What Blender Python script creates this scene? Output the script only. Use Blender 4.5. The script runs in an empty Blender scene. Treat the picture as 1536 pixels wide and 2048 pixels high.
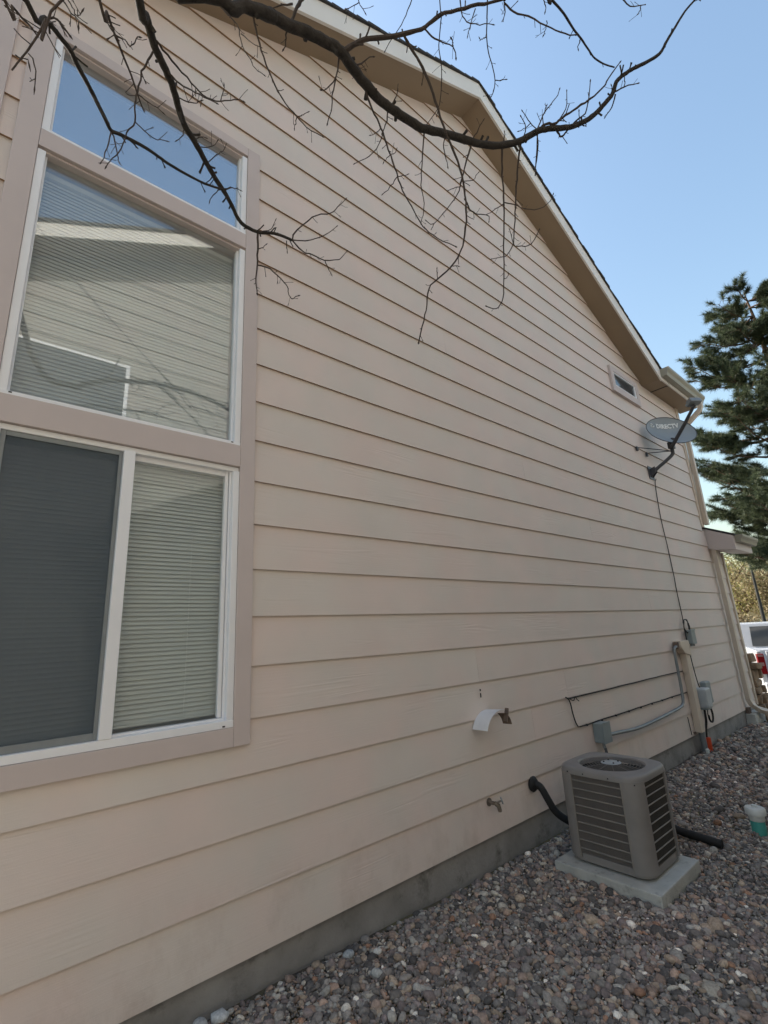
import bpy, bmesh, math, random
import numpy as np
from mathutils import Vector, Matrix, noise as mnoise

random.seed(7)
rng = np.random.default_rng(11)
S = bpy.context.scene
COL = S.collection
R = math.radians

# ---------------------------------------------------------------- camera
cam_d = bpy.data.cameras.new('camera'); cam = bpy.data.objects.new('camera', cam_d); COL.objects.link(cam)
S.camera = cam
cam_d.sensor_fit = 'VERTICAL'; cam_d.sensor_height = 24.0; cam_d.sensor_width = 18.0
cam_d.lens = 948.7 / 2048 * 24.0
cam_d.clip_start = 0.02; cam_d.clip_end = 2000
YAW, PITCH, ROLL = R(49.08), R(14.65), R(-3.12)
_f = Vector((math.cos(YAW)*math.cos(PITCH), math.sin(YAW)*math.cos(PITCH), math.sin(PITCH)))
_r0 = Vector((math.sin(YAW), -math.cos(YAW), 0)); _u0 = _r0.cross(_f)
_r = _r0*math.cos(ROLL) + _u0*math.sin(ROLL); _u = -_r0*math.sin(ROLL) + _u0*math.cos(ROLL)
cam.matrix_world = Matrix(((_r.x, _u.x, -_f.x, 0), (_r.y, _u.y, -_f.y, -2.394), (_r.z, _u.z, -_f.z, 1.5375), (0, 0, 0, 1)))

# ---------------------------------------------------------------- sky and sun
SUN_AZ = math.atan2(0.95, -0.30)      # direction towards the sun, measured from +X
SUN_EL = R(31)
w = bpy.data.worlds.new('World'); S.world = w; w.use_nodes = True
nt = w.node_tree; nt.nodes.clear()
sky = nt.nodes.new('ShaderNodeTexSky'); sky.sky_type = 'NISHITA'; sky.sun_disc = False
sky.sun_elevation = SUN_EL; sky.sun_rotation = R(90) - SUN_AZ
sky.altitude = 200; sky.air_density = 1.8; sky.dust_density = 3.0; sky.ozone_density = 2.6
bg = nt.nodes.new('ShaderNodeBackground'); bg.inputs['Strength'].default_value = 0.14
wo = nt.nodes.new('ShaderNodeOutputWorld')
nt.links.new(sky.outputs[0], bg.inputs[0]); nt.links.new(bg.outputs[0], wo.inputs[0])
sd = bpy.data.lights.new('sun', 'SUN'); so = bpy.data.objects.new('sun', sd); COL.objects.link(so)
sd.energy = 3.2; sd.angle = R(0.53); sd.color = (1.0, 0.95, 0.88)
sdir = Vector((math.cos(SUN_AZ)*math.cos(SUN_EL), math.sin(SUN_AZ)*math.cos(SUN_EL), math.sin(SUN_EL)))
so.rotation_euler = sdir.to_track_quat('Z', 'Y').to_euler(); so.location = (0, 0, 30)
S.view_settings.view_transform = 'Standard'; S.view_settings.look = 'None'
S.view_settings.gamma = 1.0; S.view_settings.exposure = 1.06; S.view_settings.use_curve_mapping = False

# ---------------------------------------------------------------- materials
MATS = {}
def mat(name, col, rough=0.6, var=0.08, vscale=6.0, bump=0.0, bscale=80.0, metal=0.0, spec=0.5, stretch=(1, 1, 1), spots=None):
    m = bpy.data.materials.new(name); m.use_nodes = True; MATS[name] = m
    t = m.node_tree; b = t.nodes['Principled BSDF']
    b.inputs['Roughness'].default_value = rough; b.inputs['Metallic'].default_value = metal
    b.inputs['Specular IOR Level'].default_value = spec
    tc = t.nodes.new('ShaderNodeTexCoord'); mp = t.nodes.new('ShaderNodeMapping'); mp.inputs['Scale'].default_value = stretch
    t.links.new(tc.outputs['Object'], mp.inputs['Vector'])
    n = t.nodes.new('ShaderNodeTexNoise'); n.inputs['Scale'].default_value = vscale; n.inputs['Detail'].default_value = 6
    t.links.new(mp.outputs[0], n.inputs['Vector'])
    r = t.nodes.new('ShaderNodeMapRange'); r.inputs['From Min'].default_value = 0.3; r.inputs['From Max'].default_value = 0.7
    r.inputs['To Min'].default_value = 1 - var; r.inputs['To Max'].default_value = 1 + var
    t.links.new(n.outputs['Fac'], r.inputs['Value'])
    mx = t.nodes.new('ShaderNodeVectorMath'); mx.operation = 'SCALE'; mx.inputs[0].default_value = col
    t.links.new(r.outputs[0], mx.inputs['Scale'])
    out = mx.outputs[0]
    if spots:
        sc, colour, lo, hi = spots
        n2 = t.nodes.new('ShaderNodeTexNoise'); n2.inputs['Scale'].default_value = sc; n2.inputs['Detail'].default_value = 8; n2.inputs['Roughness'].default_value = 0.7
        t.links.new(mp.outputs[0], n2.inputs['Vector'])
        r2 = t.nodes.new('ShaderNodeMapRange'); r2.inputs['From Min'].default_value = lo; r2.inputs['From Max'].default_value = hi
        t.links.new(n2.outputs['Fac'], r2.inputs['Value'])
        mm = t.nodes.new('ShaderNodeMix'); mm.data_type = 'RGBA'
        t.links.new(r2.outputs[0], mm.inputs[0]); t.links.new(out, mm.inputs[6]); mm.inputs[7].default_value = (*colour, 1)
        out = mm.outputs[2]
    t.links.new(out, b.inputs['Base Color'])
    if bump:
        n3 = t.nodes.new('ShaderNodeTexNoise'); n3.inputs['Scale'].default_value = bscale; n3.inputs['Detail'].default_value = 5
        t.links.new(mp.outputs[0], n3.inputs['Vector'])
        bp = t.nodes.new('ShaderNodeBump'); bp.inputs['Strength'].default_value = bump; bp.inputs['Distance'].default_value = 0.01
        t.links.new(n3.outputs['Fac'], bp.inputs['Height']); t.links.new(bp.outputs[0], b.inputs['Normal'])
    return m

def siding_material(name, col):
    """painted lap siding: sparse embossed wood grain, faint dirt and chalking"""
    m = mat(name, col, 0.62, 0.035, 1.7, spec=0.35)
    t = m.node_tree; b = t.nodes['Principled BSDF']
    tc = t.nodes.new('ShaderNodeTexCoord')
    oi = t.nodes.new('ShaderNodeObjectInfo')
    add = t.nodes.new('ShaderNodeVectorMath'); add.operation = 'ADD'
    sc = t.nodes.new('ShaderNodeVectorMath'); sc.operation = 'SCALE'; sc.inputs[0].default_value = (13.7, 5.1, 7.7)
    t.links.new(oi.outputs['Random'], sc.inputs['Scale'])
    t.links.new(tc.outputs['Object'], add.inputs[0]); t.links.new(sc.outputs[0], add.inputs[1])
    mp = t.nodes.new('ShaderNodeMapping'); mp.inputs['Scale'].default_value = (1.1, 1, 20)
    t.links.new(add.outputs[0], mp.inputs['Vector'])
    n = t.nodes.new('ShaderNodeTexNoise'); n.inputs['Scale'].default_value = 1.0; n.inputs['Detail'].default_value = 1; n.inputs['Distortion'].default_value = 0.35
    t.links.new(mp.outputs[0], n.inputs['Vector'])
    mul = t.nodes.new('ShaderNodeMath'); mul.operation = 'MULTIPLY'; mul.inputs[1].default_value = 34
    t.links.new(n.outputs['Fac'], mul.inputs[0])
    si = t.nodes.new('ShaderNodeMath'); si.operation = 'SINE'; t.links.new(mul.outputs[0], si.inputs[0])
    mp2 = t.nodes.new('ShaderNodeMapping'); mp2.inputs['Scale'].default_value = (0.9, 1, 5.5)
    t.links.new(add.outputs[0], mp2.inputs['Vector'])
    n2 = t.nodes.new('ShaderNodeTexNoise'); n2.inputs['Scale'].default_value = 1.6; n2.inputs['Detail'].default_value = 2
    t.links.new(mp2.outputs[0], n2.inputs['Vector'])
    mr = t.nodes.new('ShaderNodeMapRange'); mr.inputs['From Min'].default_value = 0.56; mr.inputs['From Max'].default_value = 0.72
    t.links.new(n2.outputs['Fac'], mr.inputs['Value'])
    gm = t.nodes.new('ShaderNodeMath'); gm.operation = 'MULTIPLY'
    t.links.new(si.outputs[0], gm.inputs[0]); t.links.new(mr.outputs[0], gm.inputs[1])
    n4 = t.nodes.new('ShaderNodeTexNoise'); n4.inputs['Scale'].default_value = 220; n4.inputs['Detail'].default_value = 3
    t.links.new(tc.outputs['Object'], n4.inputs['Vector'])
    ad = t.nodes.new('ShaderNodeMath'); ad.operation = 'MULTIPLY_ADD'; ad.inputs[1].default_value = 0.25
    mp6 = t.nodes.new('ShaderNodeMapping'); mp6.inputs['Scale'].default_value = (5, 1, 150); t.links.new(add.outputs[0], mp6.inputs['Vector'])
    n6 = t.nodes.new('ShaderNodeTexNoise'); n6.inputs['Scale'].default_value = 1; n6.inputs['Detail'].default_value = 4; t.links.new(mp6.outputs[0], n6.inputs['Vector'])
    ad6 = t.nodes.new('ShaderNodeMath'); ad6.operation = 'MULTIPLY_ADD'; ad6.inputs[1].default_value = 0.55; t.links.new(n6.outputs['Fac'], ad6.inputs[0])
    gs = t.nodes.new('ShaderNodeMath'); gs.operation = 'MULTIPLY'; gs.inputs[1].default_value = 0.6; t.links.new(gm.outputs[0], gs.inputs[0]); t.links.new(gs.outputs[0], ad6.inputs[2])
    t.links.new(n4.outputs['Fac'], ad.inputs[0]); t.links.new(ad6.outputs[0], ad.inputs[2])
    bp = t.nodes.new('ShaderNodeBump'); bp.inputs['Strength'].default_value = 0.27; bp.inputs['Distance'].default_value = 0.004
    t.links.new(ad.outputs[0], bp.inputs['Height']); t.links.new(bp.outputs[0], b.inputs['Normal'])
    # slow tint drift between pinkish and greenish chalking, plus grime specks
    base = b.inputs['Base Color'].links[0].from_socket
    n5 = t.nodes.new('ShaderNodeTexNoise'); n5.inputs['Scale'].default_value = 2.3; n5.inputs['Detail'].default_value = 4
    t.links.new(add.outputs[0], n5.inputs['Vector'])
    cr = t.nodes.new('ShaderNodeValToRGB')
    cr.color_ramp.elements[0].position = 0.35; cr.color_ramp.elements[0].color = (1.03, 0.985, 0.97, 1)
    cr.color_ramp.elements[1].position = 0.65; cr.color_ramp.elements[1].color = (0.97, 1.0, 0.985, 1)
    t.links.new(n5.outputs['Fac'], cr.inputs[0])
    mm = t.nodes.new('ShaderNodeMix'); mm.data_type = 'RGBA'; mm.blend_type = 'MULTIPLY'; mm.inputs[0].default_value = 1
    t.links.new(base, mm.inputs[6]); t.links.new(cr.outputs[0], mm.inputs[7])
    gp = t.nodes.new('ShaderNodeNewGeometry'); sx = t.nodes.new('ShaderNodeSeparateXYZ'); t.links.new(gp.outputs['Position'], sx.inputs[0])
    hz = t.nodes.new('ShaderNodeMapRange'); hz.inputs['From Min'].default_value = 0.62; hz.inputs['From Max'].default_value = 0.15; hz.inputs['To Max'].default_value = 0.55
    t.links.new(sx.outputs['Z'], hz.inputs['Value'])
    mp7 = t.nodes.new('ShaderNodeMapping'); mp7.inputs['Scale'].default_value = (3.5, 1, 2.2); t.links.new(gp.outputs['Position'], mp7.inputs['Vector'])
    n7 = t.nodes.new('ShaderNodeTexNoise'); n7.inputs['Scale'].default_value = 1.4; n7.inputs['Detail'].default_value = 9; n7.inputs['Roughness'].default_value = 0.72; t.links.new(mp7.outputs[0], n7.inputs['Vector'])
    r7 = t.nodes.new('ShaderNodeMapRange'); r7.inputs['From Min'].default_value = 0.48; r7.inputs['From Max'].default_value = 0.8; t.links.new(n7.outputs['Fac'], r7.inputs['Value'])
    m7 = t.nodes.new('ShaderNodeMath'); m7.operation = 'MULTIPLY'; t.links.new(hz.outputs[0], m7.inputs[0]); t.links.new(r7.outputs[0], m7.inputs[1])
    m8 = t.nodes.new('ShaderNodeMix'); m8.data_type = 'RGBA'; t.links.new(m7.outputs[0], m8.inputs[0]); t.links.new(mm.outputs[2], m8.inputs[6]); m8.inputs[7].default_value = (0.36, 0.27, 0.22, 1)
    t.links.new(m8.outputs[2], b.inputs['Base Color'])
    return m

def glass_material(name, refl, tint, dust=0.06):
    m = bpy.data.materials.new(name); m.use_nodes = True; MATS[name] = m
    t = m.node_tree; t.nodes.clear()
    o = t.nodes.new('ShaderNodeOutputMaterial'); mix = t.nodes.new('ShaderNodeMixShader')
    tr = t.nodes.new('ShaderNodeBsdfTransparent'); tr.inputs[0].default_value = (*tint, 1)
    gl = t.nodes.new('ShaderNodeBsdfGlossy'); gl.inputs['Roughness'].default_value = 0.0; gl.inputs['Color'].default_value = (0.92, 0.96, 1, 1)
    # Schlick reflectance, the same from both sides of the thin pane
    fr = t.nodes.new('ShaderNodeLayerWeight'); fr.inputs['Blend'].default_value = 0.5
    pw = t.nodes.new('ShaderNodeMath'); pw.operation = 'POWER'; pw.inputs[1].default_value = 5
    t.links.new(fr.outputs['Facing'], pw.inputs[0])
    ad = t.nodes.new('ShaderNodeMath'); ad.operation = 'MULTIPLY_ADD'; ad.inputs[1].default_value = 1-refl; ad.inputs[2].default_value = refl; ad.use_clamp = True
    tc = t.nodes.new('ShaderNodeTexCoord'); n = t.nodes.new('ShaderNodeTexNoise'); n.inputs['Scale'].default_value = 1.1
    bp = t.nodes.new('ShaderNodeBump'); bp.inputs['Strength'].default_value = 0.006; bp.inputs['Distance'].default_value = 0.05
    t.links.new(tc.outputs['Object'], n.inputs['Vector']); t.links.new(n.outputs['Fac'], bp.inputs['Height']); t.links.new(bp.outputs[0], gl.inputs['Normal'])
    t.links.new(pw.outputs[0], ad.inputs[0]); t.links.new(ad.outputs[0], mix.inputs[0])
    t.links.new(tr.outputs[0], mix.inputs[1]); t.links.new(gl.outputs[0], mix.inputs[2]); df = t.nodes.new('ShaderNodeBsdfDiffuse'); df.inputs[0].default_value = (0.62, 0.64, 0.66, 1)
    n2 = t.nodes.new('ShaderNodeTexNoise'); n2.inputs['Scale'].default_value = 4; n2.inputs['Detail'].default_value = 6; t.links.new(tc.outputs['Object'], n2.inputs['Vector'])
    md = t.nodes.new('ShaderNodeMapRange'); md.inputs['To Min'].default_value = dust*.6; md.inputs['To Max'].default_value = dust*1.4; t.links.new(n2.outputs['Fac'], md.inputs['Value'])
    mix2 = t.nodes.new('ShaderNodeMixShader'); t.links.new(md.outputs[0], mix2.inputs[0]); t.links.new(mix.outputs[0], mix2.inputs[1]); t.links.new(df.outputs[0], mix2.inputs[2])
    t.links.new(mix2.outputs[0], o.inputs[0])
    return m

def screen_material(name):
    m = bpy.data.materials.new(name); m.use_nodes = True; MATS[name] = m
    t = m.node_tree; b = t.nodes['Principled BSDF']; o = t.nodes['Material Output']
    b.inputs['Base Color'].default_value = (0.085, 0.115, 0.145, 1); b.inputs['Roughness'].default_value = 0.6
    tr = t.nodes.new('ShaderNodeBsdfTransparent'); mix = t.nodes.new('ShaderNodeMixShader')
    tc = t.nodes.new('ShaderNodeTexCoord'); n = t.nodes.new('ShaderNodeTexNoise'); n.inputs['Scale'].default_value = 3
    mr = t.nodes.new('ShaderNodeMapRange'); mr.inputs['To Min'].default_value = 0.38; mr.inputs['To Max'].default_value = 0.48
    t.links.new(tc.outputs['Object'], n.inputs['Vector']); t.links.new(n.outputs['Fac'], mr.inputs['Value'])
    t.links.new(mr.outputs[0], mix.inputs[0]); t.links.new(tr.outputs[0], mix.inputs[1]); t.links.new(b.outputs[0], mix.inputs[2]); t.links.new(mix.outputs[0], o.inputs[0])
    return m

CREAM = (0.685, 0.602, 0.562)
siding_material('siding', CREAM)
siding_material('neighbour_siding', (0.33, 0.315, 0.285))
mat("trim", (0.57, 0.492, 0.472), 0.6, 0.04, 3, bump=0.05, bscale=160)
mat('cream_metal', (0.60, 0.51, 0.42), 0.5, 0.04, 3)
mat('gutter_taupe', (0.30, 0.275, 0.215), 0.5, 0.06, 4)
mat('soffit', (0.29, 0.215, 0.145), 0.75, 0.04, 3, bump=0.05)
mat('fascia', (0.74, 0.70, 0.65), 0.6, 0.05, 2, spots=(5, (0.55, 0.5, 0.44), 0.62, 0.8))
mat('vinyl', (0.84, 0.845, 0.87), 0.35, 0.03, 3, spots=(9, (0.6, 0.58, 0.55), 0.68, 0.85))
mat('sheathing', (0.12, 0.08, 0.055), 0.9, 0.1)
mat('shingle', (0.045, 0.042, 0.042), 0.95, 0.35, 30, bump=0.5, bscale=250)
mat('foundation', (0.25, 0.245, 0.24), 0.9, 0.22, 5, bump=0.35, bscale=60, spots=(7, (0.10, 0.095, 0.09), 0.55, 0.75))
mat('pad_concrete', (0.45, 0.455, 0.43), 0.85, 0.12, 9, bump=0.3, bscale=150, spots=(14, (0.22, 0.215, 0.2), 0.58, 0.75))
mat('soil', (0.07, 0.055, 0.048), 0.95, 0.3, 12, bump=0.6, bscale=60)
mat('blind', (0.58, 0.60, 0.58), 0.55, 0.03, 4)
mat('room', (0.55, 0.56, 0.58), 0.9, 0.1, 2)
mat('ac_metal', (0.225, 0.21, 0.20), 0.5, 0.10, 5, spots=(11, (0.22, 0.21, 0.19), 0.6, 0.8))
mat('ac_rib', (0.22, 0.20, 0.18), 0.55, 0.1, 7)
mat('ac_wire', (0.06, 0.056, 0.052), 0.6, 0.1, 7)
mat('ac_mesh', (0.17, 0.155, 0.145), 0.6, 0.1, 7)
mat('ac_coil', (0.022, 0.021, 0.020), 0.7, 0.3, 60, bump=0.6, bscale=300)
mat('ac_cap', (0.33, 0.36, 0.38), 0.4, 0.1, 8)
mat('black_rubber', (0.012, 0.012, 0.013), 0.7, 0.2, 20, bump=0.2, bscale=120)
mat('dark_metal', (0.05, 0.052, 0.06), 0.45, 0.15, 12)
mat('grey_metal', (0.22, 0.24, 0.25), 0.45, 0.1, 8, metal=0.3)
mat('dish_grey', (0.26, 0.295, 0.315), 0.5, 0.06, 4)
mat('dish_print', (0.78, 0.80, 0.80), 0.5, 0.05)
mat('box_grey', (0.24, 0.28, 0.29), 0.5, 0.08, 8)
mat('box_pale', (0.42, 0.45, 0.47), 0.45, 0.06, 7)
mat('orange_plastic', (0.62, 0.07, 0.02), 0.45, 0.1, 8)
mat('white_paint', (0.72, 0.72, 0.74), 0.45, 0.05, 10)
mat('white_plastic', (0.62, 0.64, 0.62), 0.45, 0.08, 14, spots=(20, (0.4, 0.38, 0.34), 0.62, 0.8))
mat('teal_plastic', (0.07, 0.34, 0.30), 0.45, 0.08, 14)
mat('brass', (0.20, 0.165, 0.135), 0.5, 0.3, 30, metal=0.4)
mat('rust', (0.17, 0.125, 0.10), 0.8, 0.3, 20)
mat('lap_shadow_edge', (0.34, 0.21, 0.12), 0.9, 0.2, 20)
mat('caulk', (0.03, 0.025, 0.022), 0.9, 0.2)
mat('stone', (0.30, 0.21, 0.14), 0.9, 0.35, 9, bump=0.7, bscale=40)
mat('bark_dark', (0.034, 0.029, 0.026), 0.9, 0.35, 40, bump=0.6, bscale=120)
mat('bark_twig', (0.055, 0.040, 0.034), 0.8, 0.35, 60, bump=0.3, bscale=160)
mat('pine_bark', (0.12, 0.075, 0.05), 0.95, 0.4, 12, bump=0.8, bscale=25, stretch=(1, 1, .3))
mat('driveway', (0.34, 0.33, 0.31), 0.9, 0.12, 3, bump=0.25, bscale=80)
mat('asphalt', (0.06, 0.06, 0.062), 0.95, 0.2, 8, bump=0.4, bscale=90)
mat('truck_white', (0.58, 0.59, 0.61), 0.18, 0.01, 2)
mat('truck_glass', (0.05, 0.06, 0.07), 0.05, 0.1, 2)
mat('tyre', (0.015, 0.015, 0.016), 0.85, 0.2, 30)
mat('rim', (0.35, 0.36, 0.38), 0.3, 0.05, metal=0.8)
mat('tail_red', (0.22, 0.007, 0.010), 0.12, 0.05, 10)
mat('tail_clear', (0.34, 0.20, 0.20), 0.15, 0.05, 10)
mat('plastic_dark', (0.03, 0.03, 0.032), 0.6, 0.1)
mat('pole_dark', (0.009, 0.010, 0.009), 0.55, 0.1)
mat('mulch', (0.13, 0.06, 0.045), 0.95, 0.4, 30, bump=0.6)
glass_material('window_glass', 0.12, (0.955, 0.975, 0.965), 0.11)
glass_material('transom_glass', 0.40, (0.9, 0.94, 0.95), 0.10)
glass_material('slider_glass', 0.07, (0.965, 0.985, 0.98))
screen_material('insect_screen')

def leaf_material(name, c1, c2, transl=0.35):
    m = bpy.data.materials.new(name); m.use_nodes = True; MATS[name] = m
    t = m.node_tree; b = t.nodes['Principled BSDF']; o = t.nodes['Material Output']
    g = t.nodes.new('ShaderNodeNewGeometry'); cr = t.nodes.new('ShaderNodeValToRGB')
    cr.color_ramp.elements[0].color = (*c1, 1); cr.color_ramp.elements[1].color = (*c2, 1)
    t.links.new(g.outputs['Random Per Island'], cr.inputs[0]); t.links.new(cr.outputs[0], b.inputs['Base Color'])
    b.inputs['Roughness'].default_value = 0.6
    tl = t.nodes.new('ShaderNodeBsdfTranslucent'); t.links.new(cr.outputs[0], tl.inputs[0])
    mx = t.nodes.new('ShaderNodeMixShader'); mx.inputs[0].default_value = transl
    t.links.new(b.outputs[0], mx.inputs[1]); t.links.new(tl.outputs[0], mx.inputs[2]); t.links.new(mx.outputs[0], o.inputs[0])
    return m
leaf_material('needles', (0.032, 0.050, 0.030), (0.12, 0.145, 0.07), 0.25)
leaf_material('leaf_spring', (0.20, 0.20, 0.06), (0.46, 0.40, 0.17), 0.45)
leaf_material('leaf_green', (0.07, 0.10, 0.03), (0.17, 0.18, 0.06), 0.4)
leaf_material('leaf_tan', (0.22, 0.17, 0.09), (0.38, 0.31, 0.18), 0.4)
leaf_material('grass_dry', (0.10, 0.11, 0.04), (0.24, 0.21, 0.10), 0.3)

def stone_material():
    m = bpy.data.materials.new('pebbles'); m.use_nodes = True; MATS['pebbles'] = m
    t = m.node_tree; b = t.nodes['Principled BSDF']
    a = t.nodes.new('ShaderNodeVertexColor'); a.layer_name = 'stone'
    tc = t.nodes.new('ShaderNodeTexCoord'); n = t.nodes.new('ShaderNodeTexNoise'); n.inputs['Scale'].default_value = 90; n.inputs['Detail'].default_value = 5
    t.links.new(tc.outputs['Object'], n.inputs['Vector'])
    mr = t.nodes.new('ShaderNodeMapRange'); mr.inputs['From Min'].default_value = .3; mr.inputs['From Max'].default_value = .7; mr.inputs['To Min'].default_value = .72; mr.inputs['To Max'].default_value = 1.25
    t.links.new(n.outputs['Fac'], mr.inputs['Value'])
    s = t.nodes.new('ShaderNodeVectorMath'); s.operation = 'SCALE'; t.links.new(a.outputs[0], s.inputs[0]); t.links.new(mr.outputs[0], s.inputs['Scale'])
    t.links.new(s.outputs[0], b.inputs['Base Color']); b.inputs['Roughness'].default_value = 0.75; b.inputs['Specular IOR Level'].default_value = 0.35
    bp = t.nodes.new('ShaderNodeBump'); bp.inputs['Strength'].default_value = 0.25; bp.inputs['Distance'].default_value = 0.003
    t.links.new(n.outputs['Fac'], bp.inputs['Height']); t.links.new(bp.outputs[0], b.inputs['Normal'])
stone_material()

def ground_material():
    m = mat('ground_soil', (0.075, 0.06, 0.05), 0.95, 0.35, 14, bump=0.6, bscale=60, spots=(0.35, (0.16, 0.15, 0.06), 0.45, 0.6))
ground_material()

# ---------------------------------------------------------------- helpers
def tag(o, label=None, cat=None, group=None, kind=None):
    if label: o['label'] = label
    if cat: o['category'] = cat
    if group: o['group'] = group
    if kind: o['kind'] = kind
    return o
def empty(name, loc, label=None, cat=None, group=None, rz=0):
    o = bpy.data.objects.new(name, None); COL.objects.link(o); o.location = loc; o.rotation_euler = (0, 0, rz)
    o.empty_display_size = 0.1
    return tag(o, label, cat, group)
def attach(o, parent):
    if parent is not None:
        o.parent = parent
        o.matrix_parent_inverse = world_of(parent).inverted()
def world_of(o):
    m = Matrix.LocRotScale(o.location, o.rotation_euler, o.scale)
    if o.parent: m = world_of(o.parent) @ o.matrix_parent_inverse @ m
    return m

class MB:
    """collects shapes in world coordinates; build() links them as ONE mesh object"""
    def __init__(s): s.v = []; s.f = []; s.m = []
    def add(s, vs, fs):
        k = len(s.v); s.v += [tuple(p) for p in vs]; s.f += [tuple(i+k for i in f) for f in fs]; return s
    def box(s, x0, x1, y0, y1, z0, z1):
        x0, x1 = min(x0, x1), max(x0, x1); y0, y1 = min(y0, y1), max(y0, y1); z0, z1 = min(z0, z1), max(z0, z1)
        return s.add([(x0, y0, z0), (x1, y0, z0), (x1, y1, z0), (x0, y1, z0), (x0, y0, z1), (x1, y0, z1), (x1, y1, z1), (x0, y1, z1)],
                     [(0, 3, 2, 1), (4, 5, 6, 7), (0, 1, 5, 4), (1, 2, 6, 5), (2, 3, 7, 6), (3, 0, 4, 7)])
    def prism(s, poly, a0, a1, axis='Y'):
        n = len(poly)
        def P(p, a):
            return (p[0], a, p[1]) if axis == 'Y' else ((a, p[0], p[1]) if axis == 'X' else (p[0], p[1], a))
        vs = [P(p, a0) for p in poly] + [P(p, a1) for p in poly]
        fs = [tuple(range(n)), tuple(range(2*n-1, n-1, -1))] + [(i, i+n, (i+1) % n+n, (i+1) % n) for i in range(n)]
        return s.add(vs, fs)
    def tube(s, pts, rad, seg=8, cap=True):
        pts = [Vector(p) for p in pts]; n = len(pts)
        if not hasattr(rad, '__len__'): rad = [rad]*n
        tang = [(pts[min(i+1, n-1)] - pts[max(i-1, 0)]).normalized() for i in range(n)]
        ref = Vector((0, 0, 1)) if abs(tang[0].z) < 0.9 else Vector((1, 0, 0))
        nrm = tang[0].cross(ref).normalized(); vs = []
        for i in range(n):
            nrm = (nrm - tang[i]*nrm.dot(tang[i]))
            nrm = nrm.normalized() if nrm.length > 1e-6 else tang[i].orthogonal().normalized()
            b = tang[i].cross(nrm)
            for j in range(seg):
                a = 2*math.pi*j/seg
                vs.append(pts[i] + (nrm*math.cos(a) + b*math.sin(a))*rad[i])
        fs = [(i*seg+j, i*seg+(j+1) % seg, (i+1)*seg+(j+1) % seg, (i+1)*seg+j) for i in range(n-1) for j in range(seg)]
        if cap: fs += [tuple(range(seg-1, -1, -1)), tuple((n-1)*seg+j for j in range(seg))]
        return s.add(vs, fs)
    def lathe(s, prof, centre, seg=24, axis=(0, 0, 1)):
        """prof: (radius, height) pairs"""
        q = Vector((0, 0, 1)).rotation_difference(Vector(axis).normalized()); c = Vector(centre); vs = []
        for r_, h in prof:
            for j in range(seg):
                a = 2*math.pi*j/seg; vs.append(c + q @ Vector((r_*math.cos(a), r_*math.sin(a), h)))
        n = len(prof)
        fs = [(i*seg+j, i*seg+(j+1) % seg, (i+1)*seg+(j+1) % seg, (i+1)*seg+j) for i in range(n-1) for j in range(seg)]
        fs += [tuple(range(seg-1, -1, -1)), tuple((n-1)*seg+j for j in range(seg))]
        return s.add(vs, fs)
    def build(s, name, material, parent=None, smooth=False, bevel=0, origin=None, segs=2):
        me = bpy.data.meshes.new(name); vs = s.v
        if origin is None:
            a = np.array([tuple(p) for p in vs]); lo, hi = a.min(0), a.max(0); origin = ((lo[0]+hi[0])/2, (lo[1]+hi[1])/2, lo[2])
        me.from_pydata([(p[0]-origin[0], p[1]-origin[1], p[2]-origin[2]) for p in vs], [], s.f)
        bm = bmesh.new(); bm.from_mesh(me)
        bmesh.ops.recalc_face_normals(bm, faces=bm.faces)
        if bevel:
            es = [e for e in bm.edges if len(e.link_faces) == 2 and e.calc_face_angle(0) > 0.6]
            bmesh.ops.bevel(bm, geom=es, offset=bevel, segments=segs, affect='EDGES', profile=0.6, clamp_overlap=True)
        if smooth:
            for f in bm.faces: f.smooth = True
            for e in bm.edges:
                if len(e.link_faces) == 2 and e.calc_face_angle(0) > 0.75: e.smooth = False
        bm.to_mesh(me); bm.free()
        me.materials.append(MATS[material] if isinstance(material, str) else material)
        o = bpy.data.objects.new(name, me); COL.objects.link(o); o.location = origin
        attach(o, parent)
        return o
def fast_mesh(name, V, F, material, parent=None, col=None, smooth=False, loc=(0, 0, 0)):
    """V (n,3), F (m,k) numpy arrays"""
    me = bpy.data.meshes.new(name); k = F.shape[1]
    me.vertices.add(len(V)); me.vertices.foreach_set('co', np.ascontiguousarray(V, np.float32).ravel())
    me.loops.add(F.size); me.loops.foreach_set('vertex_index', np.ascontiguousarray(F, np.int32).ravel())
    me.polygons.add(len(F)); me.polygons.foreach_set('loop_start', np.arange(0, F.size, k, dtype=np.int32)); me.polygons.foreach_set('loop_total', np.full(len(F), k, np.int32))
    if smooth: me.polygons.foreach_set('use_smooth', np.ones(len(F), bool))
    me.update(calc_edges=True)
    if col is not None:
        ca = me.color_attributes.new('stone', 'FLOAT_COLOR', 'POINT'); ca.data.foreach_set('color', np.ascontiguousarray(col, np.float32).ravel())
    me.materials.append(MATS[material])
    o = bpy.data.objects.new(name, me); COL.objects.link(o); o.location = loc; attach(o, parent)
    return o
def smooth_path(pts, sub=4):
    """Catmull-Rom through tuples of any length"""
    p = [np.array(q, float) for q in pts]; p = [2*p[0]-p[1]] + p + [2*p[-1]-p[-2]]; out = []
    for i in range(1, len(p)-2):
        for k in range(sub):
            t = k/sub
            out.append(0.5*((2*p[i]) + (p[i+1]-p[i-1])*t + (2*p[i-1]-5*p[i]+4*p[i+1]-p[i+2])*t*t + (3*p[i]-p[i-1]-3*p[i+1]+p[i+2])*t**3))
    out.append(p[-2]); return out
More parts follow.
